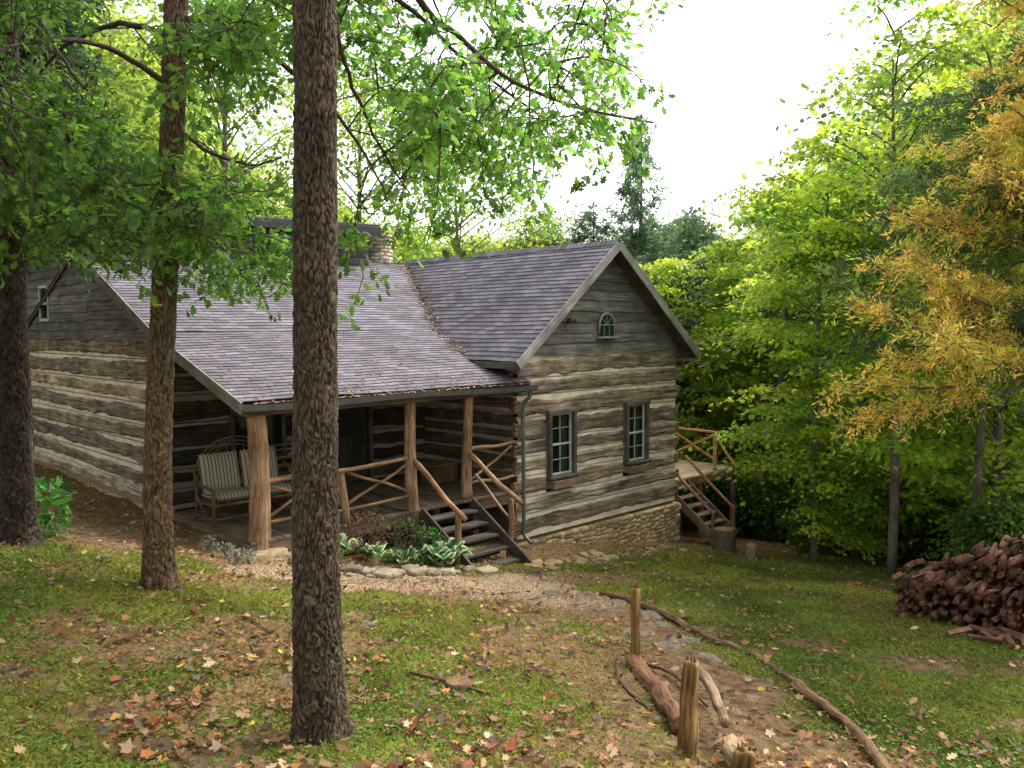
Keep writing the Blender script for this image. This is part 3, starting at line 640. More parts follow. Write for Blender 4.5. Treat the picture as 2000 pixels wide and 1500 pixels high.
# ------------------------------------------------------------------ side deck
dk=MB()
for yy in np.arange(13.15,17,.145): beam(dk,(18.08,yy,-4.22),(21.8,yy,-4.22),.138,.04,mat=0,col=(rng.uniform(2.2,3.0),)*3)
beam(dk,(18.08,13.08,-4.34),(21.85,13.08,-4.34),.06,.22,mat=0,col=(1.4,1.3,1.2)); beam(dk,(21.85,13.08,-4.34),(21.85,17,-4.34),.06,.22,mat=0)
for (x_,y_) in ((18.4,13.15),(20.1,13.15),(21.75,13.15),(21.75,15),(21.75,16.9),(19.8,15.5)):
    log(dk,(x_,y_,ground_xy(x_,y_)-.1),(x_,y_,-4.2),.08,mat=1,col=(.8,.78,.75))
for (x_,y_) in ((20.9,13.2),(21.75,13.7),(21.75,15.3),(21.75,16.9),(18.3,16.9),(20,16.9)): log(dk,(x_,y_,-4.2),(x_,y_,-3.22),.055,mat=1,col=(1.7,1.6,1.4))
for (a_,b_) in (((21.75,13.6,-3.24),(21.75,17,-3.22)),((18.1,16.9,-3.24),(21.8,16.9,-3.26)),((21.75,13.7,-3.3),(21.75,15.3,-4.05)),((21.75,13.75,-4.05),(21.75,15.3,-3.3)),((21.75,15.3,-3.3),(21.75,16.9,-4.05)),((21.75,15.35,-4.05),(21.75,16.9,-3.3)),((21.75,13.7,-3.35),(21.8,13.1,-4.15)),((20.9,13.2,-3.25),(21.75,13.7,-3.24)),((20.9,13.2,-4.0),(21.75,13.7,-3.45))): log(dk,a_,b_,.042,k=7,mat=1,col=(1.7,1.5,1.2))
for k in range(6): beam(dk,(18.35,12.95-.26*k,-4.4-.19*k),(19.25,12.95-.26*k,-4.4-.19*k),.25,.045,mat=2,col=(1.8,1.6,1.4))
for x_ in (18.32,19.28):
    beam(dk,(x_,13.1,-4.3),(x_,11.5,-5.5),.05,.22,mat=2,col=(1.8,1.5,1.2)); log(dk,(x_,13.1,-3.6),(x_,11.55,-4.85),.04,mat=1,col=(1,.85,.75)); log(dk,(x_,11.6,-5.8),(x_,11.6,-4.75),.045,mat=1,col=(1,.85,.75))
dk.obj('side_deck',[M_deck,M_post,M_step])
bc=MB()
def ring(mb,c,r,t,ax=0,mat=0,n=24):
    th=np.linspace(0,2*PI,n+1); P=np.array([(c[0]+r*math.cos(a_),c[1],c[2]+r*math.sin(a_)) for a_ in th]); tube(mb,P,t,k=6,mat=mat,up=(0,1,0),caps=False)
for cx_ in (19.3,20.15):
    ring(bc,(cx_,14.3,-3.9),.28,.018)
    for k in range(8): tube(bc,lerp((cx_,14.3,-3.9),(cx_+.27*math.cos(k*PI/4),14.3,-3.9+.27*math.sin(k*PI/4)),2),.003,k=4)
for (p,q) in (((19.9,-3.9),(20.1,-3.5)),((20.1,-3.5),(20.62,-3.45)),((20.62,-3.35),(20.75,-3.9)),((20.1,-3.5),(20.25,-3.88)),((20.25,-3.88),(20.62,-3.5)),((19.9,-3.9),(20.25,-3.88)),((20.1,-3.5),(20.06,-3.38))): tube(bc,lerp((p[0]-.6,14.3,p[1]),(q[0]-.6,14.3,q[1]),3),.016,k=6)
rock(bc,(19.45,14.3,-3.36),(.24,.12,.06),rot=0); tube(bc,lerp((20.0,14.05,-3.33),(20.0,14.55,-3.33),3),.013,k=6)
bc.obj('bicycle',[plain('bike_black',(.02,.02,.022),.4)])

# ------------------------------------------------------------------ porch furniture
bn=MB(); bx,by,bz=7.1,14.25,-3.45; w2=.82
def bt(P,r,n=16): tube(bn,curve(P,n),r,k=7,mat=0,rough=.05,col=(.6,.55,.5))
for sx in (-1,1):
    x_=bx+sx*w2
    bt([(x_,by-.35,bz),(x_,by-.36,bz+.35),(x_,by-.33,bz+.62)],.03); bt([(x_,by+.35,bz),(x_,by+.32,bz+.4),(x_-sx*.05,by+.42,bz+.8)],.03)
    bt([(x_,by-.48,bz+.5),(x_+sx*.05,by-.35,bz+.66),(x_+sx*.05,by,bz+.68),(x_,by+.38,bz+.66)],.028)
    bt([(x_,by-.36,bz+.12),(x_,by+.34,bz+.12)],.022,4); bt([(x_,by-.34,bz+.36),(x_,by+.34,bz+.36)],.025,4)
    bt([(x_+sx*.07,by-.3,bz+.1),(x_+sx*.16,by-.1,bz+.5),(x_+sx*.05,by+.3,bz+.9)],.02)
for rr in (0,.07,.14):
    th=np.linspace(PI,0,9); bt([(bx+(w2-rr)*math.cos(t),by+.40+.12*math.sin(t),bz+.7+(.72-rr)*math.sin(t)) for t in th],.02,24)
for k in np.linspace(-.65,.65,9): bt([(bx+k,by+.33,bz+.36),(bx+k*1.0,by+.48,bz+.7+.6*math.sqrt(max(0,1-(k/.8)**2)))],.014,4)
for yy in (-.36,.34): bt([(bx-w2,by+yy,bz+.36),(bx+w2,by+yy,bz+.36)],.03,6); bt([(bx-w2,by+yy,bz+.12),(bx+w2,by+yy,bz+.12)],.022,6)
for k in np.linspace(-.7,.7,8): bt([(bx+k,by-.36,bz+.37),(bx+k,by+.34,bz+.37)],.018,3)
def cushion(c,sz,tilt=0):
    a_=np.linspace(-1,1,14);b_=np.linspace(-1,1,12); A,B=np.meshgrid(a_,b_,indexing='ij')
    h=.5*((1-A**6)*(1-B**6))**.3
    for sg in (-1,1):
        x_=A*sz[0]/2;y_=B*sz[1]/2;z_=sg*h*sz[2]
        y2=y_*math.cos(tilt)-z_*math.sin(tilt); z2=y_*math.sin(tilt)+z_*math.cos(tilt)
        P=np.stack([x_+c[0],y2+c[1],z2+c[2]],-1); i=np.arange(13)[:,None]*12;j=np.arange(11)[None]
        bn.add(P,np.stack([i+j,i+12+j,i+13+j,i+1+j],-1).reshape(-1,4),np.stack([x_,y_,z_],-1),(1,1,1),1,True)
for sx in (-.39,.39): cushion((bx+sx,by-.03,bz+.47),(.76,.66,.16)); cushion((bx+sx,by+.30,bz+.83),(.74,.70,.17),1.35)
bn.obj('garden_bench',[M_oldlog,M_fabric])
rc=MB(); cx,cy=8.3,14.75
def rt(P,r,n=10): tube(rc,curve(P,n),r,k=7)
for sx in (-.27,.27):
    rt([(cx+sx,cy-.45,bz+.08),(cx+sx,cy,bz+.02),(cx+sx,cy+.5,bz+.1)],.022); rt([(cx+sx,cy-.26,bz+.03),(cx+sx,cy-.28,bz+.62)],.024); rt([(cx+sx,cy+.24,bz+.04),(cx+sx,cy+.26,bz+.5),(cx+sx,cy+.42,bz+1.12)],.024)
    rt([(cx+sx,cy-.34,bz+.62),(cx+sx,cy+.3,bz+.64)],.026)
for z_ in (.2,.4): 
    for yy in (-.26,.25): rt([(cx-.27,cy+yy,bz+z_),(cx+.27,cy+yy,bz+z_)],.018,3)
for k in np.linspace(-.22,.22,7): beam(rc,(cx+k,cy-.28,bz+.42),(cx+k,cy+.26,bz+.42),.06,.02)
for z_ in (.55,.7,.85,1.0,1.1): rt([(cx-.27,cy+.28+.14*(z_-.5)/.6,bz+z_),(cx,cy+.32+.14*(z_-.5)/.6,bz+z_),(cx+.27,cy+.28+.14*(z_-.5)/.6,bz+z_)],.026,6)
rc.obj('rocking_chair',[M_oldlog])
bxm=MB()
beam(bxm,(11.2,14.2,bz+.22),(11.85,14.2,bz+.22),.45,.4,n=4,wob=.005,col=(.7,.5,.4)); beam(bxm,(11.17,14.2,bz+.45),(11.88,14.2,bz+.45),.5,.05,col=(.9,.7,.5))
for xx in (11.25,11.8): beam(bxm,(xx,13.96,bz+.02),(xx,13.96,bz+.43),.03,.05,up=(1,0,0),col=(.5,.4,.3))
bxm.obj('wooden_chest',[M_deck])

# ------------------------------------------------------------------ garden
def hosta(d,s,R,nl,varieg=True):
    mb=MB(); c=gs(d,s)
    for k in range(nl):
        a_=rng.uniform(0,2*PI); el=rng.uniform(.25,1.2); Ln=R*rng.uniform(.6,1.2); wd=Ln*.34
        t=np.linspace(0,1,8)[:,None]; v=np.linspace(-1,1,9)[None]
        rad=Ln*(.15+t*math.cos(el)*.95); zz=Ln*(np.sin(t*PI*.75)*math.sin(el)*.8+.12*t)
        hw=wd*np.sin(np.clip((t-.2)/.8,0,1)*PI)**.7+.006
        px=rad+0*v; py=hw*v; pz=zz+.25*np.abs(py)+0*v
        X_=c[0]+px*math.cos(a_)-py*math.sin(a_);Y_=c[1]+px*math.sin(a_)+py*math.cos(a_);Z_=c[2]+pz+.03
        e=np.abs(v)+0*t; cr=np.where((e>.7)[...,None]&varieg,np.array([.46,.50,.28]),np.array([.04,.13,.03]))*rng.uniform(.7,1.2)
        i=np.arange(7)[:,None]*9;j=np.arange(8)[None]
        mb.add(np.stack([X_,Y_,Z_],-1),np.stack([i+j,i+9+j,i+10+j,i+1+j],-1).reshape(-1,4),None,cr,0,True)
    mb.obj('hosta_plant',[M_cedar])
for h_ in ((13.8,-2.95,.42,22),(14.15,-2.3,.34,16),(14.5,-1.25,.48,26),(14.2,-1.85,.28,12),(14.1,-3.35,.3,14)): hosta(*h_)
def bush(name,d,s,R,H,nl,c0,sz,tm=DIA,c1=None):
    mb=MB(); c=gs(d,s)
    for k in range(9):
        a_=rng.uniform(0,2*PI); e=c+np.array([R*.7*math.cos(a_),R*.7*math.sin(a_),H*rng.uniform(.6,1)]); tube(mb,curve([c,(c+e)/2+np.array([0,0,.05]),e],6),[.008,.003],k=5,mat=0)
    q=nrm(rng.normal(size=(nl,3)))*rng.uniform(.3,1,(nl,1))**.6; C=c+np.stack([q[:,0]*R,q[:,1]*R,H*.5+q[:,2]*H*.5],-1)
    cl=np.array([c0])*rng.uniform(.5,1.4,(nl,1))
    if c1 is not None: mm=rng.uniform(0,1,(nl,1))<.4; cl=np.where(mm,np.array([c1])*rng.uniform(.6,1.3,(nl,1)),cl)
    leaves(mb,C,sz*rng.uniform(.7,1.3,nl),tm,q+rng.normal(size=(nl,3))*.4,rng.normal(size=(nl,3))*.5+np.array([0,0,1]),cl,1); return mb.obj(name,[M_bark2,M_leaf])
bush('flowering_shrub',14.6,-2.6,.42,.8,1000,(.07,.06,.03),.055,c1=(.22,.10,.06)); bush('flowering_shrub',14.95,-1.9,.38,.7,900,(.06,.10,.03),.06,c1=(.15,.10,.05))
bush('leafy_perennial',14.9,-1.5,.3,.6,450,(.06,.16,.03),.07); bush('leafy_perennial',14.25,-2.05,.22,.25,260,(.05,.13,.03),.05); bush('leafy_perennial',14.3,-1.6,.2,.25,220,(.06,.15,.03),.05)
for (d_,s_) in ((12.55,-4.35),(12.5,-4.0),(12.75,-4.7),(12.3,-4.1)): bush('silver_lambs_ear',d_,s_,.15,.24,110,(.19,.22,.16),.045)
bush('broadleaf_sapling',12.6,-7.05,.3,.75,60,(.06,.17,.03),.2,MAP); bush('leafy_perennial',11.3,-6.4,.3,.25,260,(.05,.12,.02),.06)
rb=MB()
def rocks(line,n,sz,jit=.12,base=(1,1,1)):
    line=np.array(line,float); P=curve(np.column_stack([line,np.zeros(len(line))]),n)
    for p_ in P:
        d_=p_[0]+rng.normal(0,jit);s_=p_[1]+rng.normal(0,jit); w=sz*rng.uniform(.4,1.3)
        rock(rb,gs(d_,s_,w*.06),(w,w*rng.uniform(.6,.9),w*rng.uniform(.22,.4)),power=.42,col=np.array(base)*rng.uniform(.4,1.0)*np.array([1.05,1,.88]),amp=.22)
rocks([(13.35,-3.4),(13.4,-2.4),(13.75,-1.6),(14.1,-1.0),(14.5,-.75)],28,.30,.14,(.9,.9,.85)); rocks([(15.3,.35),(16.3,1.2),(17.6,2.3),(19.2,3.6)],44,.24,.2,(.95,.83,.58)); rocks([(16.2,1.9),(17.4,3.0)],12,.20,.3,(.9,.8,.6))
rb.obj('rock_border',[M_stone])
fp=MB()
for (d_,s_,w) in ((12.2,1.5,.45),(11.5,1.3,.4),(11.3,1.9,.45),(10.7,1.8,.45),(10.2,1.5,.35),(9.9,2.05,.4),(9.3,1.75,.4),(8.8,2.1,.3),(8.3,1.8,.4),(12.7,.6,.4),(13.0,1.2,.35)):
    rock(fp,gs(d_,s_,-.012),(w,w*.75,.05),power=.5,col=np.array([.50,.47,.42])*rng.uniform(.7,1.1),amp=.25)
fp.obj('flagstones',[M_stone])
mt=MB(); c=gs(14.45,.12,.0)
for k in range(9): beam(mt,c+site(-.3+k*.075,-.38,.012),c+site(-.3+k*.075,.38,-.03),.05,.015,col=(.9,.6,.5))
for q in (-.36,0,.36): beam(mt,c+site(-.32,q,-.01),c+site(.32,q,-.015),.04,.02,col=(.6,.5,.45))
mt.obj('doormat',[M_step])
fc=MB()
def fpost(d_,s_,h,r,lean=(0,0)):
    b_=gs(d_,s_,-.15); t_=b_+site(lean[0],lean[1],h+.15); n=40; P=lerp(b_,t_,n); P[:,:2]+=.012*np.sin(np.arange(n)*.3)[:,None]
    K=32;th=np.arange(K)/K*2*PI; ir=1+.18*np.sin(th*3+s_*9)+.12*np.sin(th*5); Rn=fbm(th[None]*5+np.zeros((n,1)),np.arange(n)[:,None]*.06+0*th[None],int(d_*10),4)-.5
    R=r*ir[None]*np.linspace(1.05,.85,n)[:,None]*(1+.7*Rn)
    R[-1]*=.8
    Q=np.stack([R*np.cos(th),R*np.sin(th)],-1)
    cc=np.clip(.35+1.6*(Rn+.45),.25,1.5)
    sweep(fc,P,Q,mat=0,col=cc.reshape(-1,1)*np.array([1.0,.88,.5]))
    for q in range(7):
        a_=rng.uniform(0,2*PI); b2_=t_+np.array([r*.5*math.cos(a_),r*.5*math.sin(a_),-.03]); tube(fc,lerp(b2_,b2_+np.array([0,0,rng.uniform(.04,.09)]),3),[r*.3,r*.18,.003],k=5,col=(.8,.65,.4))
fpost(8.5,1.27,.78,.052,(0,-.01)); fpost(6.0,1.27,.70,.07,(.0,.03)); fpost(5.15,1.42,.33,.07,(-.05,.02))
fc.obj('fence_posts',[M_oldlog])
fr=MB()
def glog(P,r,col=(1,1,1),dz=0,k=16,wig=1.,ri=.25):
    P=np.column_stack([np.array(P,float),np.zeros(len(P))]) if len(P[0])==2 else np.array(P,float)
    ln=np.linalg.norm(np.diff(P[:,:2],axis=0),axis=1).sum(); n=int(max(30,ln/.05)); Q=curve(P,n)
    W_=np.array([site(q[0],q[1],float(gh(q[0],q[1]))+(q[2])+r*.7+dz) for q in Q]); ar=np.linspace(0,ln,n)
    W_+=(np.stack([fbm(ar*1.6,q_*9.+r*100+0*ar,4,3) for q_ in range(3)],-1)-.5)*r*2.2*wig
    th=np.arange(k)/k*2*PI; Rn=fbm(th[None]*2.5+0*ar[:,None],ar[:,None]*3+r*50+0*th[None],6,4)-.5; w2_=sst(.8,1,th/2/PI); Rn=Rn*(1-w2_)+w2_*Rn[:,:1]
    R=r*np.linspace(1.1,.8,n)[:,None]*(1+ri*2*Rn)
    cc=np.clip(.5+1.4*(Rn+.35),.3,1.5)
    sweep(fr,W_,np.stack([R*np.cos(th),R*np.sin(th)],-1),col=cc.reshape(-1,1)*np.array(col))
glog([(8.35,1.22),(7.4,1.3),(6.35,1.3)],.085,(.95,.68,.55),.0)
glog([(7.5,1.62,.3),(6.8,1.62,.25),(6.05,1.55,.2)],.045,(1.1,1.1,1.05)); glog([(6.0,1.55,.12),(5.4,1.45,.1),(4.8,1.4,.05)],.07,(1.15,1.15,1.0),0)
glog([(8.6,1.1),(7.8,1.0),(6.9,1.15)],.022,(.7,.6,.5)); glog([(8.3,1.35,.03),(7.9,1.55,.05),(7.2,1.7,.02)],.018,(.6,.5,.4))
fr.obj('fallen_fence_rails',[M_oldlog])
fr=MB(); glog([(13.0,1.4),(11.6,1.95),(10.0,2.4),(8.9,2.7),(7.9,2.82)],.045,(.75,.64,.52)); glog([(8.05,2.78),(7.0,2.85),(5.9,2.72),(5.0,2.6)],.048,(.85,.7,.55)); fr.obj('log_edging',[M_oldlog])
def stump(name,d_,s_,r,h,col=(1,1,1)):
    mb=MB(); b_=gs(d_,s_,-.1); tube(mb,lerp(b_,b_+np.array([0,0,h+.1]),6),[r*1.25,r,r*.97],k=18,rough=.05,mat=0,col=col)
    mb.add(b_+np.stack([r*.93*np.cos(np.arange(18)/18*2*PI),r*.93*np.sin(np.arange(18)/18*2*PI),np.full(18,h+.104)],-1),np.arange(18),None,(1.3,1.1,.8),1); mb.obj(name,[M_bark,M_oldlog])
stump('tree_stump',6.9,-.47,.11,.08); stump('tree_stump',20.2,5.15,.26,.55,(.8,.8,.7)); stump('tree_stump',19,5.45,.12,.35,(2,1.9,1.6))
sk=MB()
for k in range(110):
    d_=rng.uniform(4.2,13);s_=rng.uniform(-.6,.5)*d_; L_=rng.uniform(.15,.7); a_=rng.uniform(0,2*PI)
    q=[(d_+L_*t*math.cos(a_)+rng.normal(0,.02),s_+L_*t*math.sin(a_)+rng.normal(0,.02)) for t in (0,.5,1)]
    tube(sk,curve([gs(a1,b1,.015) for a1,b1 in q],8),[.009,.004],k=5,col=(rng.uniform(.6,1.2),)*3)
glq=[gs(7.2,-.95,.02),gs(7.0,-.7,.06),gs(6.85,-.4,.04),gs(6.75,-.15,.02)]; tube(sk,curve(glq,14),[.012,.02,.010],k=8,rough=.1,col=(.6,.5,.42))
sk.obj('fallen_sticks',[M_oldlog])
pr_=MB()
for (d_,s_,w) in ((8.9,-1.6,.24),): rock(pr_,gs(d_,s_,.0),(w,w*.7,w*.25),power=.4,col=(.5,.45,.38))
pr_.obj('field_stone',[M_stone])
# firewood pile
fw=MB(); r_=np.random.default_rng(5)
def fwood(c,dirv,L_,r,typ):
    c=np.array(c);dirv=nrm(np.array(dirv,float)); p_=c-dirv*L_/2;q=c+dirv*L_/2
    cl=np.array([1,.9,.85])*r_.uniform(.5,1.6)
    if typ==0: tube(fw,lerp(p_,q,3),r*.9,k=9,rough=.08,col=cl)
    else:
        a0=r_.uniform(0,2*PI); pr=np.array([(0,-.5*r)]+[(1.25*r*math.sin(t),1.25*r*math.cos(t)-.5*r) for t in np.linspace(-.65,.65,4)]); cr,sr=math.cos(a0),math.sin(a0)
        pr=np.stack([pr[:,0]*cr-pr[:,1]*sr,pr[:,0]*sr+pr[:,1]*cr],-1); sweep(fw,lerp(p_,q,2),np.tile(pr,(2,1,1)),smooth=False,col=cl)
c0=(11.2,6.85)
for row in range(3):
    for lev in range(14):
        for q in range(28):
            a_=-1.25+q*.098
            hmax=1.15-.42*sst(.2,1.2,-a_)+.14*math.sin(q*.7+row*2)-.10*row if row<2 else .6
            z_=.05+lev*.088
            if z_>hmax: continue
            d_=c0[0]+a_*-.75-.42*(row-1)*.9+r_.normal(0,.03); s_=c0[1]+a_*.72+(1-row)*.42+r_.normal(0,.04)
            dv=site(.72+r_.normal(0,.12),.68+r_.normal(0,.12),r_.normal(0,.09))
            fwood(gs(d_,s_,z_+r_.normal(0,.018)),dv,.42+r_.uniform(-.08,.08),.057*r_.uniform(.6,1.25),int(r_.uniform()<.75))
for k in range(12):
    d_=c0[0]-.8+r_.normal(0,.25);s_=c0[1]-.7+r_.normal(0,.2); fwood(gs(d_,s_,.04+.06*r_.uniform()),site(r_.normal(),r_.normal(),r_.normal()*.12),.38,.05,1)
fw.obj('firewood_pile',[M_fire])

# ------------------------------------------------------------------ near oak trees
def voro(u,v,per,seed):
    iu=np.floor(u);iv=np.floor(v);f1=np.full(u.shape,9.);f2=f1.copy();idv=np.zeros(u.shape)
    for a_ in (-1,0,1):
        for b_ in (-1,0,1):
            cu=iu+a_;cv=iv+b_;cw=np.mod(cu,per); px=cu+.1+.8*hsh(cw,cv,seed);py=cv+.05+.9*hsh(cw,cv,seed+5)
            d_=np.abs(u-px)+np.abs(v-py)*.75; nw=d_<f1; f2=np.where(nw,f1,np.minimum(f2,d_)); idv=np.where(nw,hsh(cw,cv,seed+9),idv); f1=np.where(nw,d_,f1)
    return f1,f2,idv
def pn(th,v,fr_,seed,o=3):
    w_=sst(.75,1,th); return fbm(th*fr_,v,seed,o)*(1-w_)+fbm((th-1)*fr_,v,seed,o)*w_
def oaktrunk(mb,P,rad,cells,ch,K,step,seed,tone):
    P=np.array(P,float); tot=np.linalg.norm(np.diff(P,axis=0),axis=1).sum(); n=int(tot/step); C=curve(P,n)
    arc=np.concatenate([[0],np.cumsum(np.linalg.norm(np.diff(C,axis=0),axis=1))]); th=np.arange(K)/K
    r0=np.interp(arc/arc[-1],np.linspace(0,1,len(rad)),rad)[:,None]
    flare=1+.5*np.exp(-arc/.2)[:,None]*(1+.4*np.sin(th*2*PI*5+seed))[None]
    TH=th[None]+0*arc[:,None]; V0=arc[:,None]/ch+0*th[None]
    U=TH*cells+2.6*(pn(TH,V0*.45,cells*.35,seed)-.5)*2; Vw=V0+1.6*(pn(TH,V0*.5,cells*.5,seed+20)-.5)*2
    f1,f2,idv=voro(U,Vw,cells,seed); ed=sst(-.05,.42,f2-f1+.7*(pn(TH,V0*4,cells*3,seed+31,3)-.5))
    fine=pn(TH,V0*2.2,cells*4,seed+3,3)
    th_=ed*(.4+.85*idv)+1.0*(fine-.5)
    R=r0*flare*(1+.05*(pn(TH,arc[:,None]*1.2+0*TH,3,seed+50)-.5))+ (th_-.7)*.013*(r0/.14)**.5
    prof=np.stack([R*np.cos(th*2*PI)[None],R*np.sin(th*2*PI)[None]],-1)
    big=.7+.6*pn(TH,arc[:,None]*1.5+0*TH,3,seed+8)
    c=(.22+.55*ed*(.6+.6*idv)+.9*(fine-.5))*big
    moss=sst(.58,.75,pn(TH,arc[:,None]*2.2+0*TH,4,seed+80,4))[...,None]*.6
    cc=np.clip(c,.07,2)[...,None]*(np.array(tone)*(1-moss)+moss*np.array([.95,1.1,.85]))
    sweep(mb,C,prof,up=(.2,.95,.1),col=cc.reshape(-1,3),mat=0,smooth=True,caps=False)
T1=MB();T2=MB();T3=MB()
b1=gs(5.5,-1.31,-.12); oaktrunk(T1,[b1,site(5.5,-1.31,-1.5),site(5.5,-1.28,0),site(5.52,-1.24,2),site(5.6,-1.25,4.2),site(5.6,-1.1,7.5),site(5.8,-1.2,10.5)],[.168,.142,.135,.132,.12,.11,.06],25,.085,240,.010,3,(.88,.79,.66))
b2=gs(9,-3.86,-.12); oaktrunk(T2,[b2,site(9,-3.83,-1.5),site(9,-3.68,.5),site(9,-3.55,2),site(9,-3.46,3.4),site(9.1,-3.3,6),site(9,-3.2,9.5)],[.165,.135,.125,.118,.11,.09,.05],17,.11,120,.02,11,(1.25,.98,.68))
b3=gs(10,-5.98,-.12); oaktrunk(T3,[b3,site(10,-5.96,-1),site(10,-5.9,1.5),site(10,-5.86,3.8),site(10,-5.8,7),site(9.8,-5.7,10)],[.21,.18,.165,.15,.12,.07],18,.1,110,.022,17,(.42,.37,.34))
mains={0:[],1:[],2:[]}
TT=[T1,T2,T3]
def mb_branch(t,P,r):
    Q=curve([site(*p_) for p_ in P],28); Q+=np.cumsum(rng.normal(0,.008,Q.shape),axis=0); tube(TT[t],Q,r,k=8,rough=.05,mat=0,col=(.45,.38,.32)); mains[t].append(Q)
mb_branch(1,[(9,-3.47,3.2),(8.9,-2.8,3.05),(8.8,-2.25,2.6),(8.7,-1.85,2.2),(8.6,-1.5,1.75),(8.4,-1.2,1.25)],[.04,.025,.008])
mb_branch(1,[(9,-3.5,2.05),(8.9,-3.1,1.8),(8.8,-2.65,1.65),(8.6,-2.3,1.72)],[.028,.016,.006])
mb_branch(1,[(9,-3.4,3.9),(9.6,-2.4,4.2),(10.3,-1.4,3.9),(10.8,-.4,3.2),(11,.5,2.6)],[.05,.03,.010])
mb_branch(1,[(9,-3.5,3.0),(9.6,-4.3,3.4),(10.2,-5.2,3.3),(10.6,-6.0,2.7)],[.04,.025,.01])
mb_branch(1,[(9,-3.52,2.5),(8.2,-3.9,2.7),(7.3,-4.2,2.4),(6.6,-4.3,1.9)],[.035,.02,.008])
mb_branch(1,[(9,-3.62,1.2),(9.3,-3.2,.75),(9.6,-2.9,.5)],[.018,.012,.006])
mb_branch(0,[(5.6,-1.25,4.3),(6.4,-1.1,3.5),(7.2,-.8,2.75),(7.5,-.42,2.45),(7.6,.05,2.1),(7.8,.8,1.85),(7.9,1.3,1.75)],[.045,.025,.008])
mb_branch(0,[(5.6,-1.2,4.6),(6.6,-.5,4.2),(7.6,.3,3.6),(8.4,.9,3.1)],[.045,.025,.008])
mb_branch(0,[(5.55,-1.24,2.8),(6.5,-1.35,2.4),(7.4,-1.2,1.75),(8.2,-.95,1.2)],[.03,.018,.006])
mb_branch(0,[(5.6,-1.2,4.4),(6.2,-2.1,3.8),(6.8,-3.0,3.2),(7.4,-3.6,2.8)],[.04,.025,.01])
mb_branch(0,[(5.6,-1.2,5.2),(7.5,-1.5,5.3),(9.5,-1.2,4.6),(11,-.8,3.7)],[.05,.03,.01])
mb_branch(2,[(10,-5.87,3.4),(9.5,-5.2,3.4),(9,-4.7,2.9),(8.8,-4.3,2.4)],[.05,.03,.01])
mb_branch(2,[(10,-5.9,1.6),(10.6,-5.3,.95),(11,-4.9,.85),(11.2,-4.6,.7)],[.03,.018,.008])
mb_branch(2,[(10,-5.87,3.0),(9,-6.1,3.1),(8,-5.7,2.8),(7.3,-5.1,2.4)],[.05,.03,.01])
mb_branch(2,[(10,-5.85,4.5),(11,-6.5,4.4),(12,-6.7,3.7)],[.05,.03,.01])
def zmin(s_): return np.interp(s_,[-7,-5.5,-4.3,-3.6,-2.6,-1.9,-1,-.3,.4,1.0,1.5],[1.3,1.0,.85,.72,.5,.85,.95,1.2,1.5,1.85,2.4])
allp=np.concatenate([np.concatenate(mains[t]) for t in range(3)]); own=np.concatenate([np.full(sum(len(q) for q in mains[t]),t) for t in range(3)])
cnt=0;tries=0
lc={0:[],1:[],2:[]}
while cnt<540 and tries<30000:
    tries+=1
    if cnt<505:
        d_=rng.uniform(6.8,12.2); s_=rng.uniform(-.68,.16)*d_; z_=rng.uniform(.3,.52*d_)
        if z_<zmin(s_*9/d_)*d_/9+.1: continue
        pr=np.interp(s_/d_,[-.68,-.45,-.2,0,.155],[1,.95,.8,.6,.35])
        if rng.uniform()>pr: continue
        if fbm(s_/d_*9,z_/d_*9,77,2)<.45: continue
    else:
        d_=rng.uniform(3,12); s_=rng.uniform(-8,1); z_=rng.uniform(5,9.5)
    c=site(d_,s_,z_); dd=np.linalg.norm(allp-c,axis=1); k=np.argmin(dd+rng.uniform(0,.5,len(dd)))
    if dd[k]>2.2 and cnt<505: 
        if rng.uniform()<.8: continue
    t=int(own[k]); a_=allp[k]; dirv=nrm(c-a_+1e-6)
    e=c+dirv*.25+np.array([rng.normal()*.12,rng.normal()*.12,-.18]); mid=(a_+c)/2+rng.normal(size=3)*.08+np.array([0,0,.08])
    Q=curve([a_,mid,c,e],14); tube(TT[t],Q,[.011,.006,.003],k=5,mat=0,col=(.45,.38,.32))
    for q in range(5):
        p0=Q[rng.integers(5,14)]; p1=p0+nrm(rng.normal(size=3)*np.array([1,1,.45])+dirv*.5)*rng.uniform(.2,.45)+np.array([0,0,-.06])
        tube(TT[t],curve([p0,(p0+p1)/2+rng.normal(size=3)*.02,p1],5),[.005,.002],k=4,mat=0,col=(.5,.45,.4),caps=False)
        nl=rng.integers(12,19); tt_=rng.uniform(.15,1.08,nl)[:,None]; C=p0*(1-tt_)+p1*tt_+rng.normal(0,.045,(nl,3)); dv=nrm(p1-p0)+rng.normal(size=(nl,3))*.75+np.array([0,0,-.25])
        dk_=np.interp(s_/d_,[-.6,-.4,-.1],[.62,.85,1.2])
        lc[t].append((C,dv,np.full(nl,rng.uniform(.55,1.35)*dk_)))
    cnt+=1
    if rng.uniform()<.5: allp=np.concatenate([allp,Q[4:10]]); own=np.concatenate([own,np.full(6,t)])
for t in range(3):
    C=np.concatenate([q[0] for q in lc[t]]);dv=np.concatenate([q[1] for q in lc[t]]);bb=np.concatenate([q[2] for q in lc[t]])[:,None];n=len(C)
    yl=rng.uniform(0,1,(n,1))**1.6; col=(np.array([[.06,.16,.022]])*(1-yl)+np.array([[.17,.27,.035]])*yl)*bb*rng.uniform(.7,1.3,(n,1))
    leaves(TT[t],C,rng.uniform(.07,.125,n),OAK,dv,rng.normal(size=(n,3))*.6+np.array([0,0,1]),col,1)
    TT[t].obj('oak_tree',[M_bark,M_leaf])

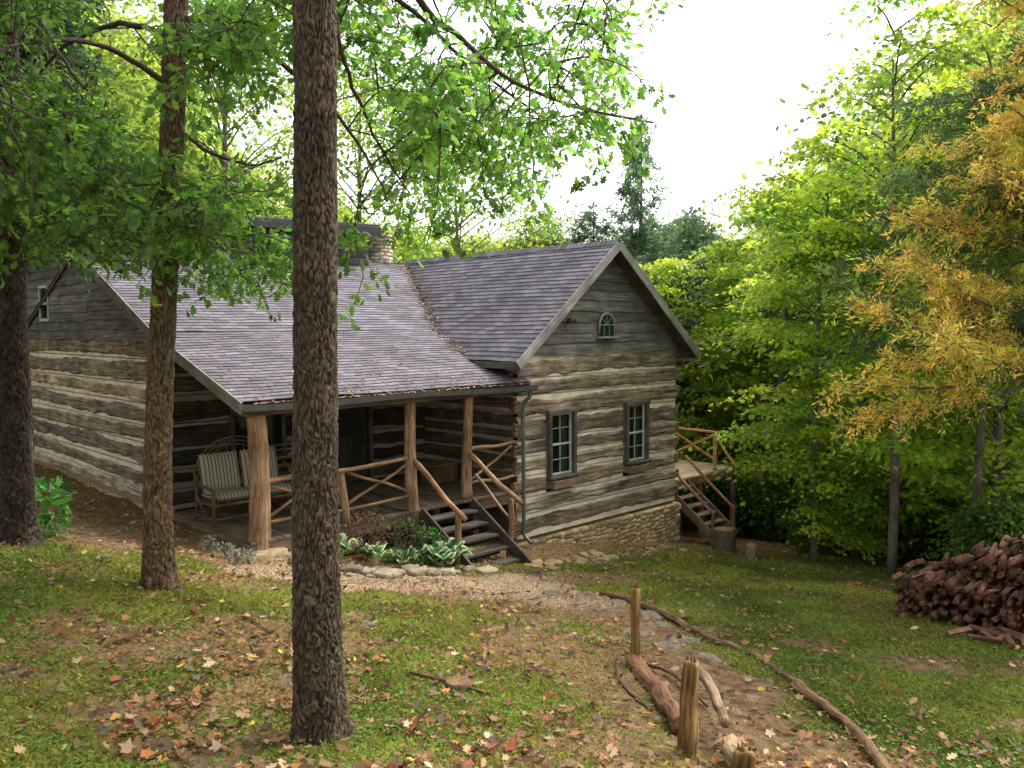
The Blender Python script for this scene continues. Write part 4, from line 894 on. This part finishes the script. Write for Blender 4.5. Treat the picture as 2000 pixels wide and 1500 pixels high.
# ------------------------------------------------------------------ generic trees
def decid(seed,H,R,z0,ncl,npc,ls,tm,c0,c1,flat=.35,tr=.12,sig=.16):
    global rng
    old=rng; rng=np.random.default_rng(seed); mb=MB()
    n=16;t=np.linspace(0,1,n);P=np.stack([.25*np.sin(t*3+seed)*t,.25*np.cos(t*2.5+seed)*t,-.3+t*H*.92],-1); tube(mb,P,[tr*1.3,tr,tr*.7,.02],k=9,rough=.05,mat=0)
    for k in range(ncl):
        zz=z0+(H-z0)*rng.uniform(0,1)**.9; u=(zz-z0)/(H-z0); rr=R*math.sqrt(max(.03,1-(abs(u-.38)/.66)**2)) ; a_=rng.uniform(0,2*PI); q=rr*rng.uniform(.25,1)**.6*rng.choice([1,1,1,1.18])
        c=np.array([q*math.cos(a_),q*math.sin(a_),zz]); st=np.array([0,0,max(z0*.6,zz-q*.55)]); st[:2]=P[min(n-1,int(st[2]/H*n)),:2]
        if rng.uniform()<.6: tube(mb,curve([st,(st+c)/2+np.array([0,0,.12*q]),c],7),[tr*.28,.02,.008],k=5,mat=0,caps=False)
        sg=R*sig*rng.uniform(.6,1.5); m_=int(npc*rng.uniform(.5,1.4)); off=rng.normal(size=(m_,3))*np.array([sg,sg,sg*flat])
        off[:,2]-=.12*(np.hypot(off[:,0],off[:,1])**2)/max(sg,.1)
        C=c+off; out=nrm(off+np.array([math.cos(a_),math.sin(a_),0])*.3)
        br=rng.uniform(.5,1.4); yl=np.clip(rng.uniform(0,1)+rng.normal(0,.15,(m_,1)),0,1)
        col=(np.array([c0])*(1-yl)+np.array([c1])*yl)*br*rng.uniform(.75,1.25,(m_,1))
        leaves(mb,C,ls*rng.uniform(.7,1.3,m_),tm,out+rng.normal(size=(m_,3))*.6+np.array([0,0,-.2]),rng.normal(size=(m_,3))*.4+np.array([0,0,1]),col,1)
    rng=old
    return mb
def cedar(seed,H,R,z0,nb,nsub,npn,c0,sun_gold=0,ln=.08,slen=.5,tr=.16):
    global rng
    old=rng;rng=np.random.default_rng(seed);mb=MB()
    P=lerp((0,0,-.3),(.1,.05,H),14); tube(mb,P,[tr,tr*.7,tr*.45,.015],k=9,rough=.06,mat=0)
    for k in range(nb):
        u=rng.uniform(0,1); zz=z0+(H-z0)*u; rr=R*(1-u)**.75*rng.uniform(.45,1.15)+.12; a_=rng.uniform(0,2*PI)
        st=np.array([0,0,zz]); e=np.array([rr*math.cos(a_),rr*math.sin(a_),zz+rr*rng.uniform(-.2,.45)]); Q=curve([st,(st+e)/2+np.array([0,0,-.05*rr]),e],8); tube(mb,Q,[.015+.007*rr,.005],k=5,mat=0,caps=False)
        ns=max(3,int(nsub*rr)); gl=rng.uniform()<sun_gold; bd=nrm(e-st)
        f=rng.uniform(.2,1.02,ns)[:,None]; c=st*(1-f)+e*f
        sub=nrm(bd*.7+rng.normal(size=(ns,3))*np.array([.8,.8,.55])+np.array([0,0,-.25]))*slen*rng.uniform(.4,1.1,(ns,1))
        cbr=rng.uniform(.45,1.5,(ns,1)); cc=np.where((gl&(f>.3)),np.array([[.66,.46,.11]]),np.array([c0])); gy=rng.uniform(0,1,(ns,1))<.42  # gold outer sprays: sunlight painted into the needle colour
        if gl: cc=np.where(gy,np.array([[.42,.44,.07]]),cc)
        cc=cc*cbr
        t_=rng.uniform(0,1,(ns,npn,1)); PP=c[:,None]+sub[:,None]*t_+rng.normal(size=(ns,npn,3))*.045*(1.2-.8*t_)
        PP[...,2]-=.12*t_[...,0]**2*slen*2
        dr=nrm(sub)[:,None]+rng.normal(size=(ns,npn,3))*.55
        m_=ns*npn; leaves(mb,PP.reshape(-1,3),ln*rng.uniform(.6,1.4,m_),NEE,dr.reshape(-1,3),rng.normal(size=(m_,3)),(np.repeat(cc,npn,axis=0))*rng.uniform(.7,1.3,(m_,1)),1)
    rng=old; return mb
def base_mesh(mb,mats):
    ob=mb.obj('tmp',mats); me=ob.data; bpy.data.objects.remove(ob); return me
mcol0=(.10,.21,.022);mcol1=(.40,.47,.045)
MM=[base_mesh(decid(s_,11,3.0,2.2,110,190,.14,MAP,mcol0,mcol1,.14,.11,.15),[M_bark2,M_leaf]) for s_ in (31,32,33)]
for (mi_,d_,s_,rot,sc) in ((0,20.5,8.5,.3,.92),(1,28.5,9.2,1.7,1.08),(2,17.4,10.2,2.9,.93),(0,24,12.5,4.0,1.1),(1,21,14,5.1,1.05),(2,32,12.5,.9,1.1),(0,31,6.8,2.0,.92)):
    inst(MM[mi_],'maple_tree',gs(d_,s_),rot,sc)
TL=base_mesh(decid(41,12.5,2.0,6.2,45,110,.13,MAP,mcol0,mcol1,.2,.085,.17),[M_bark2,M_leaf])
for (d_,s_,r,sc) in ((17.4,7.95,0,.95),(16.2,9.0,2,.9),(19.2,7.0,4,.78)): inst(TL,'slender_maple_tree',gs(d_,s_),r,sc)
SP=base_mesh(decid(51,3.6,1.5,.8,50,110,.12,MAP,mcol0,mcol1,.18,.035,.22),[M_bark2,M_leaf])
for (d_,s_,r,sc) in ((19,7.6,0,.75),(20.2,9.0,2,1.0),(22,9.9,3,1.1)): inst(SP,'maple_sapling',gs(d_,s_),r,sc)
cd=cedar(61,12.5,3.0,4.2,120,26,26,(.07,.12,.05),.25); o_=cd.obj('cedar_tree',[M_bark2,M_cedar]); o_.location=gs(13,8.3)
cd=cedar(62,8.2,2.6,3.3,95,26,26,(.13,.20,.05),.72,tr=.1); o_=cd.obj('cedar_tree',[M_bark2,M_cedar]); o_.location=gs(11.3,7.3); o_.rotation_euler=(0,0,1.0)
CD=base_mesh(cedar(63,13,2.7,4.3,150,22,24,(.03,.07,.028),0,.11,.6),[M_bark2,M_cedar])
for (d_,s_,r,sc) in ((13.3,-7.8,0,1.0),(14.5,-9.6,2,1.0),(12.4,-8.8,1,1.0)): inst(CD,'cedar_tree',gs(d_,s_),r,sc)
CP2=base_mesh(cedar(64,13,2.3,2,130,9,26,(.14,.22,.12),0,.2,.8),[M_bark2,M_cedar])
inst(CP2,'pine_tree',gs(38,5.8),0,(1.0,1.0,1.33)); inst(CP2,'pine_tree',gs(36,3.6),1,(1.3,1.3,.98)); inst(CP2,'pine_tree',gs(40,8.3),2,(1.5,1.5,1.05)); inst(CP2,'pine_tree',gs(34,7.4),2,(1.4,1.4,.95)); inst(CP2,'pine_tree',gs(35,1.6),3,(1.3,1.3,.88)); inst(CP2,'pine_tree',gs(33,6.0),4,(1.5,1.5,.8))
AIR=[base_mesh(decid(80+k,17,4.6,3.5,95,95,.17,OAK[::2],(.09,.19,.022),(.32,.40,.05),.5,.14,.13),[M_bark2,M_leaf]) for k in range(2)]
for (k_,d_,s_,r,sc) in ((0,30,-10,0,1.05),(1,32,-5.6,1,.98),(0,31,-1.8,2,.80),(1,33,-15,3,1.1),(1,36,1.0,4,.72),(0,28,-16.5,5,1.1)): inst(AIR[k_],'oak_tree',gs(d_,s_),r,sc)
forest=empty('background_forest')
FM=[base_mesh(decid(70+k,16,4.2,2.5,110,130,.32,DIA,(.10,.17,.025),(.33,.38,.06),.45,.17,.17),[M_bark2,M_leaf]) for k in range(4)]
def topz(ratio): # skyline height by bearing
    return np.interp(ratio,[-1.2,-.5,-.35,-.2,-.1,0,.06,.12,.2,.27,.32,.36,.42,.5,1.2],[.55,.42,.22,.13,.11,.11,.11,.12,.12,.13,.16,.20,.28,.40,.5])
fr2=np.random.default_rng(12)
for ring_,(dr,nn_) in enumerate(((30,14),(38,18),(50,24),(66,28))):
    for k in range(nn_):
        ra=-1.1+2.2*(k+fr2.uniform(0,1))/nn_; d_=dr*fr2.uniform(.9,1.12); s_=ra*d_
        if ring_==0 and (-.35<ra<.45): continue
        g0=float(gh(d_,s_)); tz=topz(ra)*d_*fr2.uniform(.65,1.02); h=max(6,tz-g0); sc=h/16
        inst(FM[fr2.integers(4)],'forest_tree',site(d_,s_,g0),fr2.uniform(0,6),(max(sc,.8)*fr2.uniform(.85,1.1),)*2+(sc,),forest)
for (d_,s_) in ((12,-16),(5,-14),(19,-18),(26,-18),(-8,-12),(-12,10),(26,19),(18,19)): inst(FM[fr2.integers(4)],'forest_tree',gs(d_,s_),fr2.uniform(0,6),fr2.uniform(.55,.8),forest)
ug=empty('undergrowth')
UM=[base_mesh(decid(90+k,1.9,1.2,.1,45,90,.13,DIA,(.04,.09,.013),(.13,.20,.02),.6,.02,.22),[M_bark2,M_leaf]) for k in range(2)]
for k in range(150):
    d_=fr2.uniform(20,34); ra=fr2.uniform(.2,.75); s_=ra*d_
    x_,y_=site(d_,s_)
    if x_<22.9 and y_>10.6: continue
    if d_<20+ra*2 and s_<9: continue
    inst(UM[k%2],'shrub',site(d_,s_,float(gh(d_,s_))-.1),fr2.uniform(0,6),fr2.uniform(.6,1.2),ug)
for k in range(40):
    d_=fr2.uniform(14,20); s_=fr2.uniform(.6,.8)*d_; inst(UM[k%2],'shrub',gs(d_,s_),fr2.uniform(0,6),fr2.uniform(.5,1.0),ug)
for k in range(40):
    d_=fr2.uniform(24,40); s_=-fr2.uniform(.55,.8)*d_; inst(UM[k%2],'shrub',gs(d_,s_),fr2.uniform(0,6),fr2.uniform(.8,1.8),ug)

# ------------------------------------------------------------------ light & camera
hd=np.array([.992,-.126]); el=math.radians(48)
w=bpy.data.worlds.new('World'); bpy.context.scene.world=w; w.use_nodes=True; nt=w.node_tree; nt.nodes.clear()
sky=nt.nodes.new('ShaderNodeTexSky'); sky.sky_type='NISHITA'; sky.sun_disc=False; sky.sun_elevation=el; sky.sun_rotation=math.atan2(hd[0],hd[1]); sky.dust_density=4; sky.air_density=1.2
hs=nt.nodes.new('ShaderNodeHueSaturation'); hs.inputs['Saturation'].default_value=.22; hs.inputs['Value'].default_value=3.2
bg=nt.nodes.new('ShaderNodeBackground'); bg.inputs[1].default_value=.15; ow=nt.nodes.new('ShaderNodeOutputWorld')
nt.links.new(sky.outputs[0],hs.inputs['Color']); nt.links.new(hs.outputs[0],bg.inputs[0]); nt.links.new(bg.outputs[0],ow.inputs[0])
sl=bpy.data.lights.new('sun','SUN'); sl.energy=2.9; sl.angle=math.radians(10); sl.color=(1,.93,.80); so=bpy.data.objects.new('sun',sl); bpy.context.scene.collection.objects.link(so)
sv=Vector((hd[0]*math.cos(el),hd[1]*math.cos(el),math.sin(el))); so.rotation_euler=sv.to_track_quat('Z','Y').to_euler()
cam=bpy.data.cameras.new('camera'); co=bpy.data.objects.new('camera',cam); bpy.context.scene.collection.objects.link(co)
pt=math.radians(4.0); f=Vector((.696*math.cos(pt),.718*math.cos(pt),-math.sin(pt)))
q=f.to_track_quat('-Z','Y') @ Quaternion((0,0,1),math.radians(-.4)); co.rotation_mode='QUATERNION'; co.rotation_quaternion=q; co.location=(0,0,0)
cam.sensor_width=36; cam.lens=29.6; cam.clip_end=2000; cam.clip_start=.05
sc=bpy.context.scene; sc.camera=co
sc.view_settings.view_transform='Standard'; sc.view_settings.look='None'; sc.view_settings.exposure=0
